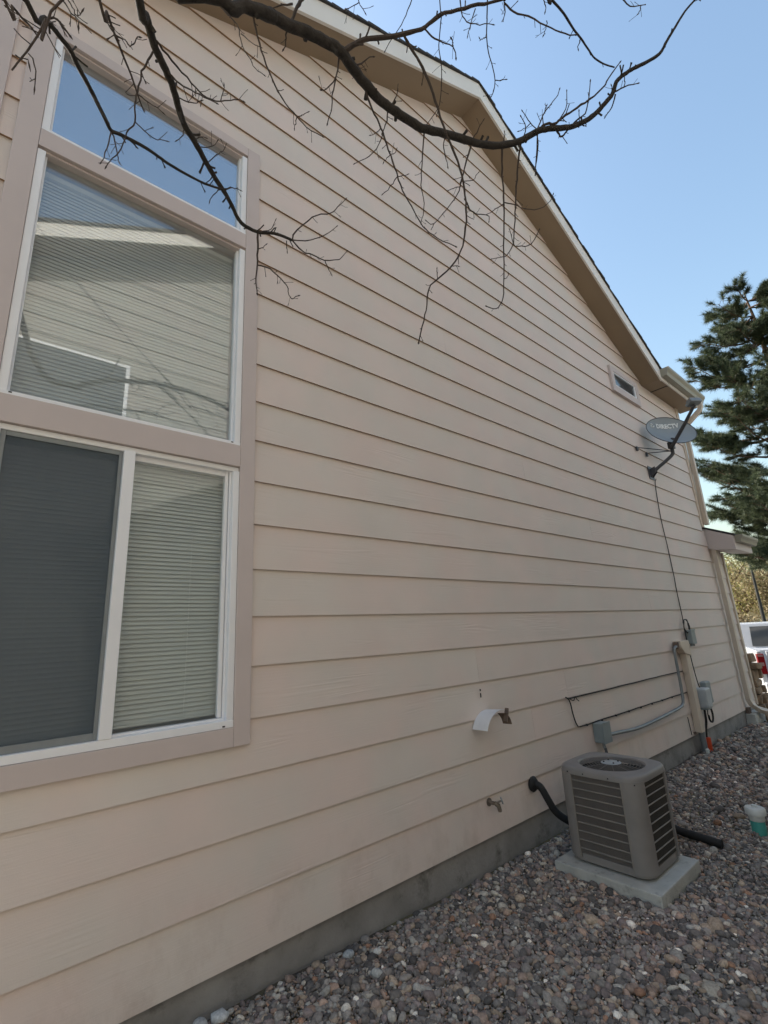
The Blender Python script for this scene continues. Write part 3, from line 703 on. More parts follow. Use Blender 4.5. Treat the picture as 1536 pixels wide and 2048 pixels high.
for x0, x1, y0, y1, lab in ((AX0+.010, AX0+.0135, AY0+AR, AY1-AR, 'x'), (AX0+AR, AX1-AR, AY0+.010, AY0+.0135, 'y')):
    mb = MB(); n = 90 if lab == 'x' else 46
    for i in range(1, n):
        if lab == 'x': yy = y0+(y1-y0)*i/n; mb.box(x0, x1, yy-.0009, yy+.0009, AZ0+.05, AZ1-.05)
        else: xx = x0+(x1-x0)*i/n; mb.box(xx-.0009, xx+.0009, y0, y1, AZ0+.05, AZ1-.05)
    o = mb.build('grille_wires', 'ac_mesh' if lab == 'x' else 'ac_wire', ac); tag(o, kind='stuff')
for yy in (AY0+AR+.004, AY1-AR-.004): MB().box(AX0-.001, AX0+.008, yy-.006, yy+.006, AZ0+.02, AZ1-.045).build('edge_strip', 'ac_rib', ac, bevel=.002)
# lid with round fan opening
def lid():
    n = 48; cx, cy = (AX0+AX1)/2, (AY0+AY1)/2; ro = .215
    out = []
    for k in range(n):
        a = 2*math.pi*k/n; dx, dy = math.cos(a), math.sin(a); hx, hy = (AX1-AX0)/2+.004, (AY1-AY0)/2+.004
        p = 5.0; rr_ = (abs(dx/hx)**p+abs(dy/hy)**p)**(-1/p); out.append((dx, dy, rr_))
    rings = []
    for fr, z in ((1.0, AZ1-.045), (1.0, AZ1-.018), (.975, AZ1-.005), (.94, AZ1), ('in', AZ1), ('in2', AZ1-.008), ('in3', AZ1-.04)):
        ring = []
        for dx, dy, rr_ in out:
            q = {'in': ro, 'in2': ro-.008, 'in3': ro-.012}.get(fr, None) if isinstance(fr, str) else rr_*fr
            ring.append((cx+dx*q, cy+dy*q, z))
        rings.append(ring)
    vs = [v for r_ in rings for v in r_]; m = len(rings)
    fs = [(i*n+j, i*n+(j+1) % n, (i+1)*n+(j+1) % n, (i+1)*n+j) for i in range(m-1) for j in range(n)]
    MB().add(vs, fs).build('lid', 'ac_metal', ac, smooth=True)
    g = MB()
    for q in range(9):
        r_ = .045+q*.0195; z = AZ1-.012+.012*math.cos(q/9*1.5)
        g.tube([(cx+r_*math.cos(2*math.pi*k/40), cy+r_*math.sin(2*math.pi*k/40), z) for k in range(41)], .0016, 5, False)
    for k in range(12):
        a = 2*math.pi*k/12; g.tube([(cx+.03*math.cos(a), cy+.03*math.sin(a), AZ1), (cx+.12*math.cos(a), cy+.12*math.sin(a), AZ1-.005), (cx+.212*math.cos(a), cy+.212*math.sin(a), AZ1-.010)], .0022, 5)
    o = g.build('fan_guard', 'ac_mesh', ac, smooth=True); tag(o, kind='stuff')
    MB().lathe([(.0, AZ1-.002), (.062, AZ1-.002), (.066, AZ1+.003), (.055, AZ1+.007), (0, AZ1+.008)], (cx, cy, 0), 24).build('motor_plate', 'ac_cap', ac, smooth=True)
    for k in range(4):
        a = R(45+90*k); MB().lathe([(.006, 0), (.006, .006), (.002, .008)], (cx+.048*math.cos(a), cy+.048*math.sin(a), AZ1+.006), 8).build('bolt', 'black_rubber', ac)
    for k in range(4):
        a = R(20+90*k); ca, sa = math.cos(a), math.sin(a); vs = []
        for u, wv in ((.05, .05), (.12, .085), (.18, .10)):
            vs += [(cx+ca*u-sa*wv*.5, cy+sa*u+ca*wv*.5, AZ1-.075), (cx+ca*u+sa*wv*.5, cy+sa*u-ca*wv*.5, AZ1-.045)]
        vs2 = [(x, y, z-.002) for x, y, z in vs]
        fs = [(0, 1, 3, 2), (2, 3, 5, 4), (6, 8, 9, 7), (8, 10, 11, 9), (0, 6, 7, 1), (4, 5, 11, 10), (0, 2, 8, 6), (2, 4, 10, 8), (1, 7, 9, 3), (3, 9, 11, 5)]
        MB().add(vs+vs2, fs).build('fan_blade', 'plastic_dark', ac)
    MB().lathe([(.205, AZ1-.10), (.205, AZ1-.095), (0, AZ1-.094)], (cx, cy, 0), 24).build('fan_floor', 'ac_coil', ac)
lid()
for p in ((AX0-.003, -.42, AZ1-.03), (AX0-.003, -.53, AZ1-.03), (AX0-.003, -.70, AZ1-.03), (AX0+.03, AY0+.03, AZ1-.05)):
    MB().lathe([(.0045, 0), (.004, .003), (0, .004)], p, 8, (-1, 0, 0)).build('screw', 'black_rubber', ac)

# refrigerant line, drain pipe, cleanout
t = empty('refrigerant_line', (3.43, -.01, .39), 'black foam-insulated refrigerant line curving from wall to air conditioner', 'pipe')
MB().lathe([(.052, 0), (.055, .012), (.04, .03), (.03, .034)], (3.43, .004, .385), 20, (0, -1, 0)).build('wall_flange', 'black_rubber', t, smooth=True)
MB().tube(smooth_path([(3.43, 0.0, .39), (3.435, -.06, .375), (3.45, -.10, .30), (3.475, -.14, .215), (3.52, -.20, .16), (3.57, -.27, .13), (3.60, -.36, .125)], 5), .026, 12).build('insulation', 'black_rubber', t, smooth=True)
t = MB().tube([(4.25, -.56, .03), (4.235, -.70, .012), (4.225, -.955, -.005)], .028, 14).build('drain_pipe', 'black_rubber', smooth=True)
tag(t, 'black plastic drain pipe lying on gravel beside the air conditioner', 'pipe')
t = empty('cleanout_pipe', (4.7, -1.07, -.05), 'white capped cleanout pipe with teal lower half standing in gravel', 'pipe')
cx, cy = 4.70, -1.065
MB().lathe([(.046, -.12), (.048, .048), (.046, .05)], (cx, cy, 0), 22).build('lower_pipe', 'teal_plastic', t, smooth=True)
MB().lathe([(.0485, .0505), (.052, .055), (.053, .088), (.066, .093), (.068, .128), (.060, .138), (.036, .141)], (cx, cy, 0), 22).build('cap', 'white_plastic', t, smooth=True)
MB().box(cx-.016, cx+.016, cy-.016, cy+.016, .140, .155).build('cap_nut', 'white_plastic', t, bevel=.004)

# ---------------------------------------------------------------- wall fittings
t = empty('vent_hood', (2.9, 0, .9), 'white arched sheet-metal vent hood sticking out of the lower siding', 'vent')
def arch(a0, a1, r0, y0, y1, zc, xc, n=12):
    vs = []
    for k in range(n+1):
        a = R(a0+(a1-a0)*k/n)
        for y, rr_ in ((y0, r0), (y1, r0*1.06)): vs.append((xc+rr_*math.cos(a), y, zc+rr_*math.sin(a)*.95))
    vs2 = [(xc+(x-xc)*.985, y, zc+(z-zc)*.985) for x, y, z in vs]; m = len(vs)
    fs = [(2*k, 2*k+1, 2*k+3, 2*k+2) for k in range(n)] + [(m+2*k, m+2*k+2, m+2*k+3, m+2*k+1) for k in range(n)]
    fs += [(2*k, 2*k+2, m+2*k+2, m+2*k) for k in range(n)] + [(2*k+1, m+2*k+1, m+2*k+3, 2*k+3) for k in range(n)] + [(0, m, m+1, 1), (2*n, 2*n+1, m+2*n+1, m+2*n)]
    return MB().add(vs+vs2, fs)
arch(80, 160, .175, 0.0, -.14, .812, 2.955).build('hood', 'white_paint', t, smooth=True)
arch(8, 60, .115, -.05, -.125, .855, 2.965).build('bent_flap', 'rust', t, smooth=True)
MB().prism([(3.02, .90), (3.045, .96), (3.055, .985), (3.06, .98), (3.045, .93), (3.03, .89)], -.10, -.13).build('bent_tab', 'rust', t)
for z in (1.075, 1.09, 1.118): MB().box(2.9155, 2.9205, -.003, .004, z-.009, z+.006).build('caulk_gap', 'caulk', t)
t = empty('hose_bib', (2.93, 0, .375), 'small brass outdoor faucet low on the siding', 'faucet')
MB().lathe([(.026, 0), (.026, .006), (.012, .01), (.012, .055)], (2.90, .006, .385), 14, (0, -1, 0)).build('flange', 'brass', t, smooth=True)
MB().tube([(2.90, -.045, .388), (2.915, -.062, .372), (2.92, -.066, .345), (2.92, -.066, .335)], [.014, .016, .015, .013], 10).build('spout', 'brass', t, smooth=True)
MB().tube([(2.90, -.05, .388), (2.925, -.08, .402)], .006, 8).build('stem', 'brass', t)
MB().lathe([(.0, 0), (.022, .002), (.024, .007), (.018, .011), (0, .012)], (2.925, -.08, .402), 10, (.5, -.6, .3)).build('handle', 'grey_metal', t, smooth=True)

t = empty('disconnect_box', (4.56, 0, .5), 'grey metal electrical disconnect box on siding above the air conditioner', 'electrical box')
MB().box(4.47, 4.61, -.085, .006, .50, .665).build('box', 'box_grey', t, bevel=.006)
MB().box(4.465, 4.615, -.092, -.0845, .495, .67).build('cover', 'box_grey', t, bevel=.003)
MB().tube([(4.53, -.045, .50), (4.53, -.045, .47), (4.52, -.06, .44)], .014, 10).build('gland', 'grey_metal', t, smooth=True)
MB().tube(smooth_path([(4.52, -.06, .45), (4.47, -.10, .36), (4.30, -.22, .30), (4.02, -.36, .26), (3.76, -.44, .25)], 5), .013, 8).build('whip', 'dark_metal', t, smooth=True)
t = MB().tube(smooth_path([(4.61, -.05, .545), (4.8, -.05, .535), (5.3, -.045, .505), (5.9, -.045, .52), (6.42, -.045, .545)], 5)+[(6.52, -.045, .555), (6.575, -.045, .585), (6.60, -.045, .64), (6.61, -.045, .8), (6.62, -.045, 1.15), (6.63, -.045, 1.20), (6.68, -.045, 1.22), (6.75, -.045, 1.225)], .0165, 10).build('conduit', 'grey_metal', smooth=True)
tag(t, 'grey metal conduit running along the siding from disconnect box up to cream cover', 'conduit')
t = empty('meter_riser', (6.97, -.05, 0), 'cream boxed cable riser with hooded top on siding near the far corner', 'cable cover')
MB().box(6.905, 7.03, -.070, .004, .20, 1.15).build('duct', 'cream_metal', t, bevel=.008)
MB().prism([(6.86, 1.13), (7.06, 1.09), (7.06, 1.25), (7.04, 1.285), (6.76, 1.285), (6.76, 1.21)], -.085, .004).build('hood', 'cream_metal', t, bevel=.010)
MB().box(6.71, 6.7595, -.065, -.01, 1.19, 1.275).build('side_cap', 'rust', t, bevel=.008)
MB().tube([(6.97, -.045, .205), (6.975, -.045, -.12)], .033, 14).build('lower_conduit', 'grey_metal', t, smooth=True)
MB().box(6.84, 6.87, -.02, .004, .19, .22).build('strap', 'rust', t)
t = MB().box(6.885, 6.94, -.10, -.075, -.03, .03).build('white_tag', 'white_plastic', bevel=.006); tag(t, 'small white plastic tag at the foot of the cream cable riser', 'tag')
t = empty('junction_box', (7.33, 0, 1.22), 'small grey utility box high beside the cream riser, with cable coil above', 'electrical box')
MB().box(7.235, 7.385, -.075, .006, 1.225, 1.405).build('box', 'box_grey', t, bevel=.010)
MB().box(7.229, 7.391, -.080, -.070, 1.395, 1.415).build('lid', 'box_grey', t, bevel=.004)
for xx in (7.27, 7.34): MB().lathe([(.016, 0), (.016, .03)], (xx, -.04, 1.196), 10).build('gland', 'grey_metal', t)
t = empty('network_box', (7.2, 0, .44), 'pale grey rounded utility box low on siding near the far corner', 'electrical box')
MB().box(7.105, 7.30, -.135, .006, .45, .69).build('cover', 'box_pale', t, bevel=.03, segs=4)
MB().box(7.12, 7.285, -.12, -.02, .435, .46).build('base', 'box_grey', t, bevel=.008)
MB().box(7.38, 7.56, -.07, .006, .47, .74).build('rear_box', 'box_grey', t, bevel=.02, segs=3)
t = MB().tube(smooth_path([(7.10, -.05, .12), (7.10, -.05, -.02), (7.105, -.052, -.14)], 3), .038, 16).build('orange_conduit', 'orange_plastic', smooth=True)
tag(t, 'bright orange plastic conduit stub rising from the gravel at the wall', 'conduit')
# cables
CAB = []
def cable(pts, r_, label, sub=5, group='thin black cables fixed to the siding'):
    o = MB().tube(smooth_path(pts, sub), r_, 6).build('cable', 'black_rubber', smooth=True); tag(o, label, 'cable', group); return o
zA, zB = Z0(-3)-.006, Z0(-4)-.006
def wavy(x0, x1, z, n, amp=.0035, y=-.006):
    return [(x0+(x1-x0)*i/n, y+random.uniform(-.002, .001), z+random.uniform(-amp, amp)) for i in range(n+1)]
cable(wavy(4.10, 6.86, zA, 16), .0055, 'thin black cable following the upper lap line to the cream riser')
cable(wavy(4.22, 6.86, zB, 15), .0055, 'thin black cable following the lower lap line above the disconnect box')
cable([(4.06, -.006, .935), (4.09, -.014, .915), (4.115, -.014, .87), (4.13, -.012, .80), (4.16, -.01, .72), (4.20, -.007, .672)], .0055, 'short black cable dropping between the two lap-line cables')
cable([(4.10, -.008, .925), (4.14, -.03, .90), (4.17, -.035, .93), (4.20, -.03, .905), (4.235, -.03, .885)], .004, 'tiny loose black wire end sticking out where the cables meet')
for i in range(9):
    x = 4.35+i*.29
    o = MB().box(x-.006, x+.006, -.016, .002, zB-.010, zB+.006).build('cable_clip', 'black_rubber', bevel=.002); tag(o, 'tiny black cable clip on the lower cable, %s from the disconnect box' % ('first', 'second', 'third', 'fourth', 'fifth', 'sixth', 'seventh', 'eighth', 'ninth')[i], 'clip', 'cable clips on the lower cable')
cable([(7.26, -.03, 3.52), (7.24, -.012, 3.44), (7.20, -.010, 3.13), (7.205, -.006, 2.85), (7.215, -.010, 2.62), (7.24, -.006, 2.345), (7.232, -.010, 2.10), (7.232, -.006, 1.935), (7.228, -.010, 1.668), (7.222, -.012, 1.52)], .006, 'thin black cable hanging down the wall from the satellite dish')
loop = [(7.225+.088*math.sin(2*math.pi*i/14*1.0)+.012*(i//14), -.03-.004*(i % 3), 1.455+.088*math.cos(2*math.pi*i/14)) for i in range(36)]
cable([(7.222, -.02, 1.53)]+loop+[(7.16, -.03, 1.38), (7.165, -.03, 1.20), (7.18, -.03, 1.0), (7.20, -.04, .75), (7.21, -.05, .69)], .006, 'coiled black cable looping above the small grey box and down to the pale box', 3)
cable([(7.16, -.06, .45), (7.155, -.055, .32), (7.12, -.05, .22), (7.10, -.05, .10)], .007, 'black cable from pale utility box straight into the orange conduit')
cable([(7.19, -.06, .45), (7.185, -.055, .30), (7.13, -.05, .20), (7.105, -.045, .10)], .010, 'thicker grey-black cable behind the straight one into the orange conduit')
ring = [(7.32+.085*math.sin(2*math.pi*i/12), -.06-.003*i/3, .36+.095*math.cos(2*math.pi*i/12)) for i in range(22)]
cable([(7.24, -.06, .45)]+ring+[(7.25, -.07, .3)], .006, 'black cable loop hanging below the pale utility box', 3)
cable([(6.74, -.004, .40), (6.735, -.01, .30), (6.75, -.008, .2)], .005, 'short dark wire hanging on the bottom board left of the cream riser')

# ---------------------------------------------------------------- satellite dish
dish = empty('satellite_dish', (7.2, 0, 3.6), 'grey oval satellite dish on a bent mast bracketed to the upper wall', 'satellite dish')
DC = Vector((7.418, -.311, 4.216)); DN = Vector((-.511, -.779, .364)).normalized()
DH = Vector((.8413, -.540, .0258)); DH = (DH-DN*DH.dot(DN)).normalized(); DV = DN.cross(DH)
if DV.z < 0: DV = -DV
def reflector():
    vs = []; n, m = 40, 8; dep = .075
    for side in (0, 1):
        vs.append(DC - DN*(dep + side*.004))
        for i in range(1, m+1):
            q = i/m
            for j in range(n):
                a = 2*math.pi*j/n; vs.append(DC + DH*(.385*q*math.cos(a)) + DV*(.262*q*math.sin(a)) - DN*(dep*(1-q*q)+side*.004))
    N = 1+n*m; fs = []
    for side in (0, 1):
        o = side*N
        fs += [(o, o+1+j, o+1+(j+1) % n) for j in range(n)]
        fs += [(o+1+(i-1)*n+j, o+1+i*n+j, o+1+i*n+(j+1) % n, o+1+(i-1)*n+(j+1) % n) for i in range(1, m) for j in range(n)]
    e = 1+(m-1)*n; fs += [(e+j, N+e+j, N+e+(j+1) % n, e+(j+1) % n) for j in range(n)]
    return MB().add(vs, fs).build('reflector', 'dish_grey', dish, smooth=True)
refl = reflector()
MB().tube([DC + DH*(.385*math.cos(2*math.pi*j/40)) + DV*(.262*math.sin(2*math.pi*j/40)) for j in range(41)], .0055, 6, False).build('rim', 'dark_metal', dish, smooth=True)
cu = bpy.data.curves.new('lettering', 'FONT'); cu.body = 'DIRECTV'; cu.size = .088; cu.extrude = .002; cu.offset = .0035; cu.align_x = 'CENTER'; cu.space_character = 1.08
tmp = bpy.data.objects.new('lettering', cu); COL.objects.link(tmp)
me = bpy.data.meshes.new_from_object(tmp.evaluated_get(bpy.context.evaluated_depsgraph_get())); bpy.data.objects.remove(tmp)
LH, LV = DH, DV
if LH.cross(LV).dot(DN) < 0: LH = -LH
def on_dish(u, v, lift=.003):
    q2 = (u/.385)**2+(v/.262)**2; return DC + LH*u + LV*v - DN*(.075*(1-q2)-lift)
me2 = bpy.data.meshes.new('lettering')
bm = bmesh.new(); bm.from_mesh(me)
for v in bm.verts:
    v.co = on_dish(v.co.x*.95+.02, v.co.y*1.05+.095, .003+v.co.z) - DC
bm.to_mesh(me2); bm.free(); me2.materials.append(MATS['dish_print'])
lo = bpy.data.objects.new('lettering', me2); COL.objects.link(lo); lo.location = DC; attach(lo, refl)
em = MB()
for k in range(3):
    ps = [on_dish(-.235+.034*math.cos(R(40+95*i/6+115*k))*(.5+.5*i/6), .122+.034*math.sin(R(40+95*i/6+115*k))*(.5+.5*i/6), .004) for i in range(7)]
    em.tube(ps, .007, 5)
em.build('emblem', 'dish_print', refl)
# bracket behind the dish, mast, foot, struts, arm, feed
MT = Vector((7.40, -.272, 3.97))
MB().box(7.35, 7.44, -.31, -.235, 3.93, 4.03).build('clamp', 'dark_metal', dish, bevel=.008)
MB().tube([MT+Vector((0, .0, .02)), DC-DN*.06-DV*.12], .035, 10).build('mount', 'dark_metal', dish)
MB().tube(smooth_path([(7.20, -.02, 3.60), (7.25, -.09, 3.67), (7.33, -.20, 3.77), (7.385, -.265, 3.845), (7.40, -.272, 3.90), (7.40, -.272, 3.98)], 4), .024, 14).build('mast', 'dark_metal', dish, smooth=True)
MB().prism([(7.11, 3.505), (7.29, 3.505), (7.29, 3.70), (7.11, 3.70)], -.006, .002).build('foot_plate', 'dark_metal', dish, bevel=.003)
MB().prism([(-.006, 3.53), (-.075, 3.60), (-.075, 3.68), (-.006, 3.66)], 7.165, 7.172, 'X').prism([(-.006, 3.53), (-.075, 3.60), (-.075, 3.68), (-.006, 3.66)], 7.228, 7.235, 'X').build('foot_bracket', 'dark_metal', dish)
for xx, zz2 in ((6.83, 3.915), (7.16, 3.90)):
    st = MB().tube([(xx, -.01, zz2), (7.39, -.262, 3.90)], .007, 8).build('strut', 'dark_metal', dish)
    MB().box(xx-.02, xx+.02, -.022, .002, zz2-.05, zz2+.012).build('strut_foot', 'dark_metal', st, bevel=.003)
FP = DC + DN*.53 + DV*.0
ab = DC - DV*.275 - DH*.10 + DN*.0
MB().tube([ab - DN*.05, ab + (FP-ab)*.5 - DV*.02, FP - DN*.02 - DV*.04], [.027, .024, .020], 10).build('feed_arm', 'dark_metal', dish, smooth=True)
def obox(c, ax, ay, az, hx, hy, hz):
    vs = [c+ax*sx*hx+ay*sy*hy+az*sz*hz for sz in (-1, 1) for sx, sy in ((-1, -1), (1, -1), (1, 1), (-1, 1))]
    return MB().add(vs, [(0, 3, 2, 1), (4, 5, 6, 7), (0, 1, 5, 4), (1, 2, 6, 5), (2, 3, 7, 6), (3, 0, 4, 7)])
obox(FP, DH, DV, DN, .085, .035, .045).build('feed_head', 'grey_metal', dish, bevel=.012)
for s_ in (-.05, 0, .05): MB().lathe([(.022, 0), (.03, .03), (.0, .032)], FP - DN*.045 + DH*s_, 12, -DN).build('feed_horn', 'box_grey', dish, smooth=True)

# ================================================================ pickup truck on the driveway
def truck():
    X0, YC, G, Wd = 12.95, -.38, -.55, 1.96
    t = empty('pickup_truck', (X0+2.8, YC, G), 'white pickup truck parked on the driveway beyond the house corner', 'truck')
    yl, yr = YC+Wd/2, YC-Wd/2
    def side_poly(x0, x1, z0, z1, wheel):
        cx = X0+wheel; pts = [(x0, z0)]
        r_ = .47
        for k in range(0, 13):
            a = R(180-180*k/12); pts.append((cx+r_*math.cos(a), G+.38+max(r_*math.sin(a), 0)))
        pts = [p for p in pts if p[1] >= z0 or True]
        pts += [(x1, z0), (x1, z1), (x0, z1)]
        return pts
    zb, zr = G+.52, G+1.36
    # bed sides
    for y0, y1 in ((yl-.10, yl), (yr, yr+.10)):
        MB().prism(side_poly(X0+.02, X0+2.0, zb, zr, 1.25), y0, y1).build('bed_side', 'truck_white', t, bevel=.03, segs=3)
    MB().box(X0+.05, X0+2.0, yr+.10, yl-.10, zb+.1, zb+.22).build('bed_floor', 'plastic_dark', t)
    tg = MB().box(X0+.01, X0+.07, yr+.17, yl-.17, G+.80, zr-.01).build('tailgate', 'truck_white', t, bevel=.015, segs=3)
    MB().box(X0-.005, X0+.012, YC-.14, YC+.14, G+1.22, G+1.30).build('handle', 'plastic_dark', tg, bevel=.01)
    MB().box(X0-.002, X0+.0095, yr+.35, yl-.35, G+.92, G+1.10).build('panel', 'truck_white', tg, bevel=.004)
    for s_, y0, y1 in ((1, yl-.125, yl+.004), (-1, yr-.004, yr+.125)):
        tl = MB().box(X0-.004, X0+.16, y0, y1, G+.88, G+1.30).build('tail_light', 'tail_red', t, bevel=.02, segs=3)
        MB().box(X0-.010, X0-.0035, y0+.03, y1-.03, G+1.05, G+1.12).build('reverse_lens', 'tail_clear', tl, bevel=.002)
        MB().box(X0-.010, X0-.0035, y0+.02, y1-.02, G+1.24, G+1.28).build('side_lens', 'tail_clear', tl, bevel=.002)
    bp = MB().box(X0-.14, X0+.10, yr+.02, yl-.02, G+.50, G+.72).build('bumper', 'truck_white', t, bevel=.035, segs=3)
    MB().box(X0-.146, X0-.12, YC-.28, YC+.28, G+.54, G+.68).build('plate_recess', 'plastic_dark', bp, bevel=.006)
    MB().box(X0+.0, X0+5.4, yr+.25, yl-.25, G+.32, zb+.1).build('chassis', 'plastic_dark', t)
    # cab and bonnet
    prof = [(X0+2.0, zb), (X0+4.55, zb), (X0+4.55, G+1.18), (X0+4.35, G+1.22), (X0+3.75, G+1.88), (X0+3.4, G+1.93), (X0+2.25, G+1.92), (X0+2.08, G+1.30), (X0+2.0, G+1.28)]
    cab = MB().prism(prof, yr+.03, yl-.03).build('cab', 'truck_white', t, bevel=.05, segs=3)
    front = side_poly(X0+4.551, X0+5.65, zb, G+1.16, 4.75)
    MB().prism(front, yr+.01, yl-.01).build('bonnet', 'truck_white', t, bevel=.05, segs=3)
    # rear and side glass set just proud of the body
    def quad(name, a, b, c, d, nrm, m='truck_glass'):
        n = Vector(nrm).normalized()*.008; vs = [Vector(p) for p in (a, b, c, d)]; vs = [v-n*.6 for v in vs]+[v+n for v in vs]
        return MB().add(vs, [(0, 1, 2, 3), (7, 6, 5, 4), (0, 4, 5, 1), (1, 5, 6, 2), (2, 6, 7, 3), (3, 7, 4, 0)]).build(name, m, cab)
    xa, xb = X0+2.085, X0+2.225
    quad('rear_window', (xa, yl-.22, G+1.36), (xa, yr+.22, G+1.36), (xb, yr+.26, G+1.83), (xb, yl-.26, G+1.83), (-1, 0, .3))
    quad('windscreen', (X0+4.29, yl-.2, G+1.29), (X0+4.29, yr+.2, G+1.29), (X0+3.80, yr+.28, G+1.82), (X0+3.80, yl-.28, G+1.82), (1, 0, .9))
    for y, sgn in ((yl-.03, 1), (yr+.03, -1)):
        quad('side_window', (X0+2.25, y, G+1.30), (X0+3.1, y, G+1.30), (X0+3.1, y, G+1.83), (X0+2.35, y, G+1.83), (0, sgn, 0))
        quad('side_window', (X0+3.2, y, G+1.30), (X0+4.12, y, G+1.30), (X0+3.68, y, G+1.82), (X0+3.2, y, G+1.83), (0, sgn, 0))
    for wx in (1.25, 4.75):
        for y, d in ((yl-.14, 1), (yr+.14, -1)):
            c = (X0+wx, y, G+.38)
            wh = MB().lathe([(.20, -.12), (.36, -.12), (.385, -.08), (.385, .08), (.36, .12), (.20, .12)], c, 28, (0, d, 0)).build('wheel', 'tyre', t, smooth=True)
            MB().lathe([(.23, .09), (.22, .115), (.12, .10), (.05, .125), (0, .126)], c, 20, (0, d, 0)).build('rim', 'rim', wh, smooth=True)
    # parked at an angle: turn the whole truck about its rear left corner
    a = R(20); px, py = X0, yl; dx, dy = t.location.x-px, t.location.y-py
    t.rotation_euler.z = a; t.location = (px+dx*math.cos(a)-dy*math.sin(a), py+dx*math.sin(a)+dy*math.cos(a), G)
truck()
pole = MB().tube([(24.4, 2.72, -.5), (24.4, 2.72, .2), (24.4, 2.72, 2.2), (24.4, 2.72, 4.1)], [.095, .085, .058, .035], 12).build('pole', 'pole_dark', smooth=True)
tag(pole, 'slim dark tapered pole rising behind the white pickup truck', 'pole')

# ================================================================ pine tree
def pine(base, H, seed, label, crown):
    g = random.Random(seed); bx, by, bz = base
    t = empty('pine_tree', base, label, 'tree', 'trees beyond the house')
    tr = MB(); n = 14
    tr.tube([(bx+.10*math.sin(i*.7), by+.08*math.cos(i*.9), bz+H*i/(n-1)) for i in range(n)], [.24*(1-i/(n-1))**.8+.015 for i in range(n)], 10)
    tips = []
    z = bz+3.3
    while z < bz+H-.3:
        for k in range(g.randint(3, 5)):
            a = g.uniform(0, 2*math.pi); L_ = crown(z-bz)*g.uniform(.55, 1.05); up = g.uniform(.0, .45)
            p0 = Vector((bx, by, z)); d = Vector((math.cos(a), math.sin(a), 0))
            pts = [p0 + d*(L_*q) + Vector((0, 0, up*L_*q*q - .12*L_*math.sin(q*3.1) )) for q in (0, .33, .66, 1)]
            tr.tube(pts, [.045*(L_/2.5)+.01, .035*(L_/2.5)+.008, .02, .008], 5)
            nb = int(6+L_*7.5)
            for j in range(nb):
                q = g.uniform(.35, 1.05); pc = pts[0].lerp(pts[-1], min(q, 1)); pc += Vector((g.uniform(-.1, .1), g.uniform(-.1, .1), -.12*L_*math.sin(min(q, 1)*3.1)))
                sd_ = d.cross(Vector((0, 0, 1)))*g.choice((-1, 1))*g.uniform(.1, .55) + d*g.uniform(.05, .3) + Vector((0, 0, g.uniform(-.05, .35)))
                tip = pc+sd_*min(1, L_*.5)
                tr.tube([pc, tip], [.008, .005], 4, False); tips.append((tip, (sd_+d*.4).normalized()))
                if g.random() < .6: tips.append((pc+sd_*.5*min(1, L_*.5), (sd_+d*.3).normalized()))
        z += g.uniform(.22, .38)
    tr.build('trunk', 'pine_bark', t, smooth=True)
    G_ = np.random.default_rng(seed); V = []
    for p, d in tips:
        n = 130; ax = np.array(d); th = G_.normal(0, 1, (n, 3)); th += ax*1.1; th /= np.linalg.norm(th, axis=1)[:, None]
        o = np.array(p) + ax*G_.uniform(-.16, .10, (n, 1)); ln = G_.uniform(.13, .25, (n, 1)); sd_ = np.cross(th, G_.normal(0, 1, (n, 3))); sd_ /= np.linalg.norm(sd_, axis=1)[:, None]+1e-9
        V.append(np.stack([o-sd_*.007, o+sd_*.007, o+th*ln], 1))
    V = np.concatenate(V).reshape(-1, 3); F = np.arange(len(V)).reshape(-1, 3)
    fast_mesh('needles', V-np.array(base), F, 'needles', t, loc=base)
    print('pine tris', len(F))
pine((20.0, -.05, -.5), 13.5, 3, 'tall dark green pine tree beside the far house corner', lambda h: (2.75 if h < 8.6 else (1.7 if h < 9.7 else 2.35))*max(.25, 1-max(0, h-10.5)/4.5)*(1.0 if h > 4.6 else .85))

# ================================================================ far trees
def broadleaf(base, H, W, seed, leaf, nleaf, size, label, name='leafy_tree'):
    g = random.Random(seed); bx, by, bz = base
    t = empty(name, base, label, 'tree', 'trees beyond the house')
    tr = MB(); tips = []
    tr.tube([(bx, by, bz-.1), (bx+.05, by, bz+H*.3), (bx+.1, by+.1, bz+H*.62)], [H*.022, H*.017, H*.008], 8)
    for k in range(26):
        z = bz+H*g.uniform(.22, .62); a = g.uniform(0, 6.28); l = W*g.uniform(.45, 1.0); p0 = Vector((bx+.05, by, z))
        p1 = p0+Vector((math.cos(a)*l*.5, math.sin(a)*l*.5, H*.12)); p2 = p0+Vector((math.cos(a)*l, math.sin(a)*l, H*g.uniform(.1, .38)))
        tr.tube([p0, p1, p2], [H*.008, H*.005, H*.002], 5); tips += [p1, p2, p1.lerp(p2, .5)]
    tr.build('trunk', 'pine_bark', t, smooth=True)
    G_ = np.random.default_rng(seed); T_ = np.array([p[:] for p in tips]); c = T_[G_.integers(0, len(T_), nleaf)] + G_.normal(0, 1, (nleaf, 3))*np.array([W*.16, W*.16, H*.06])
    c[:, 2] = np.maximum(c[:, 2], bz+.3)
    u = G_.normal(0, 1, (nleaf, 3)); u /= np.linalg.norm(u, axis=1)[:, None]; v = np.cross(u, G_.normal(0, 1, (nleaf, 3))); v /= np.linalg.norm(v, axis=1)[:, None]
    s_ = size*G_.uniform(.6, 1.3, (nleaf, 1)); V = np.stack([c-u*s_, c+v*s_*.5, c+u*s_, c-v*s_*.5], 1).reshape(-1, 3)
    fast_mesh('crown', V-np.array(base), np.arange(len(V)).reshape(-1, 4), leaf, t, loc=base)
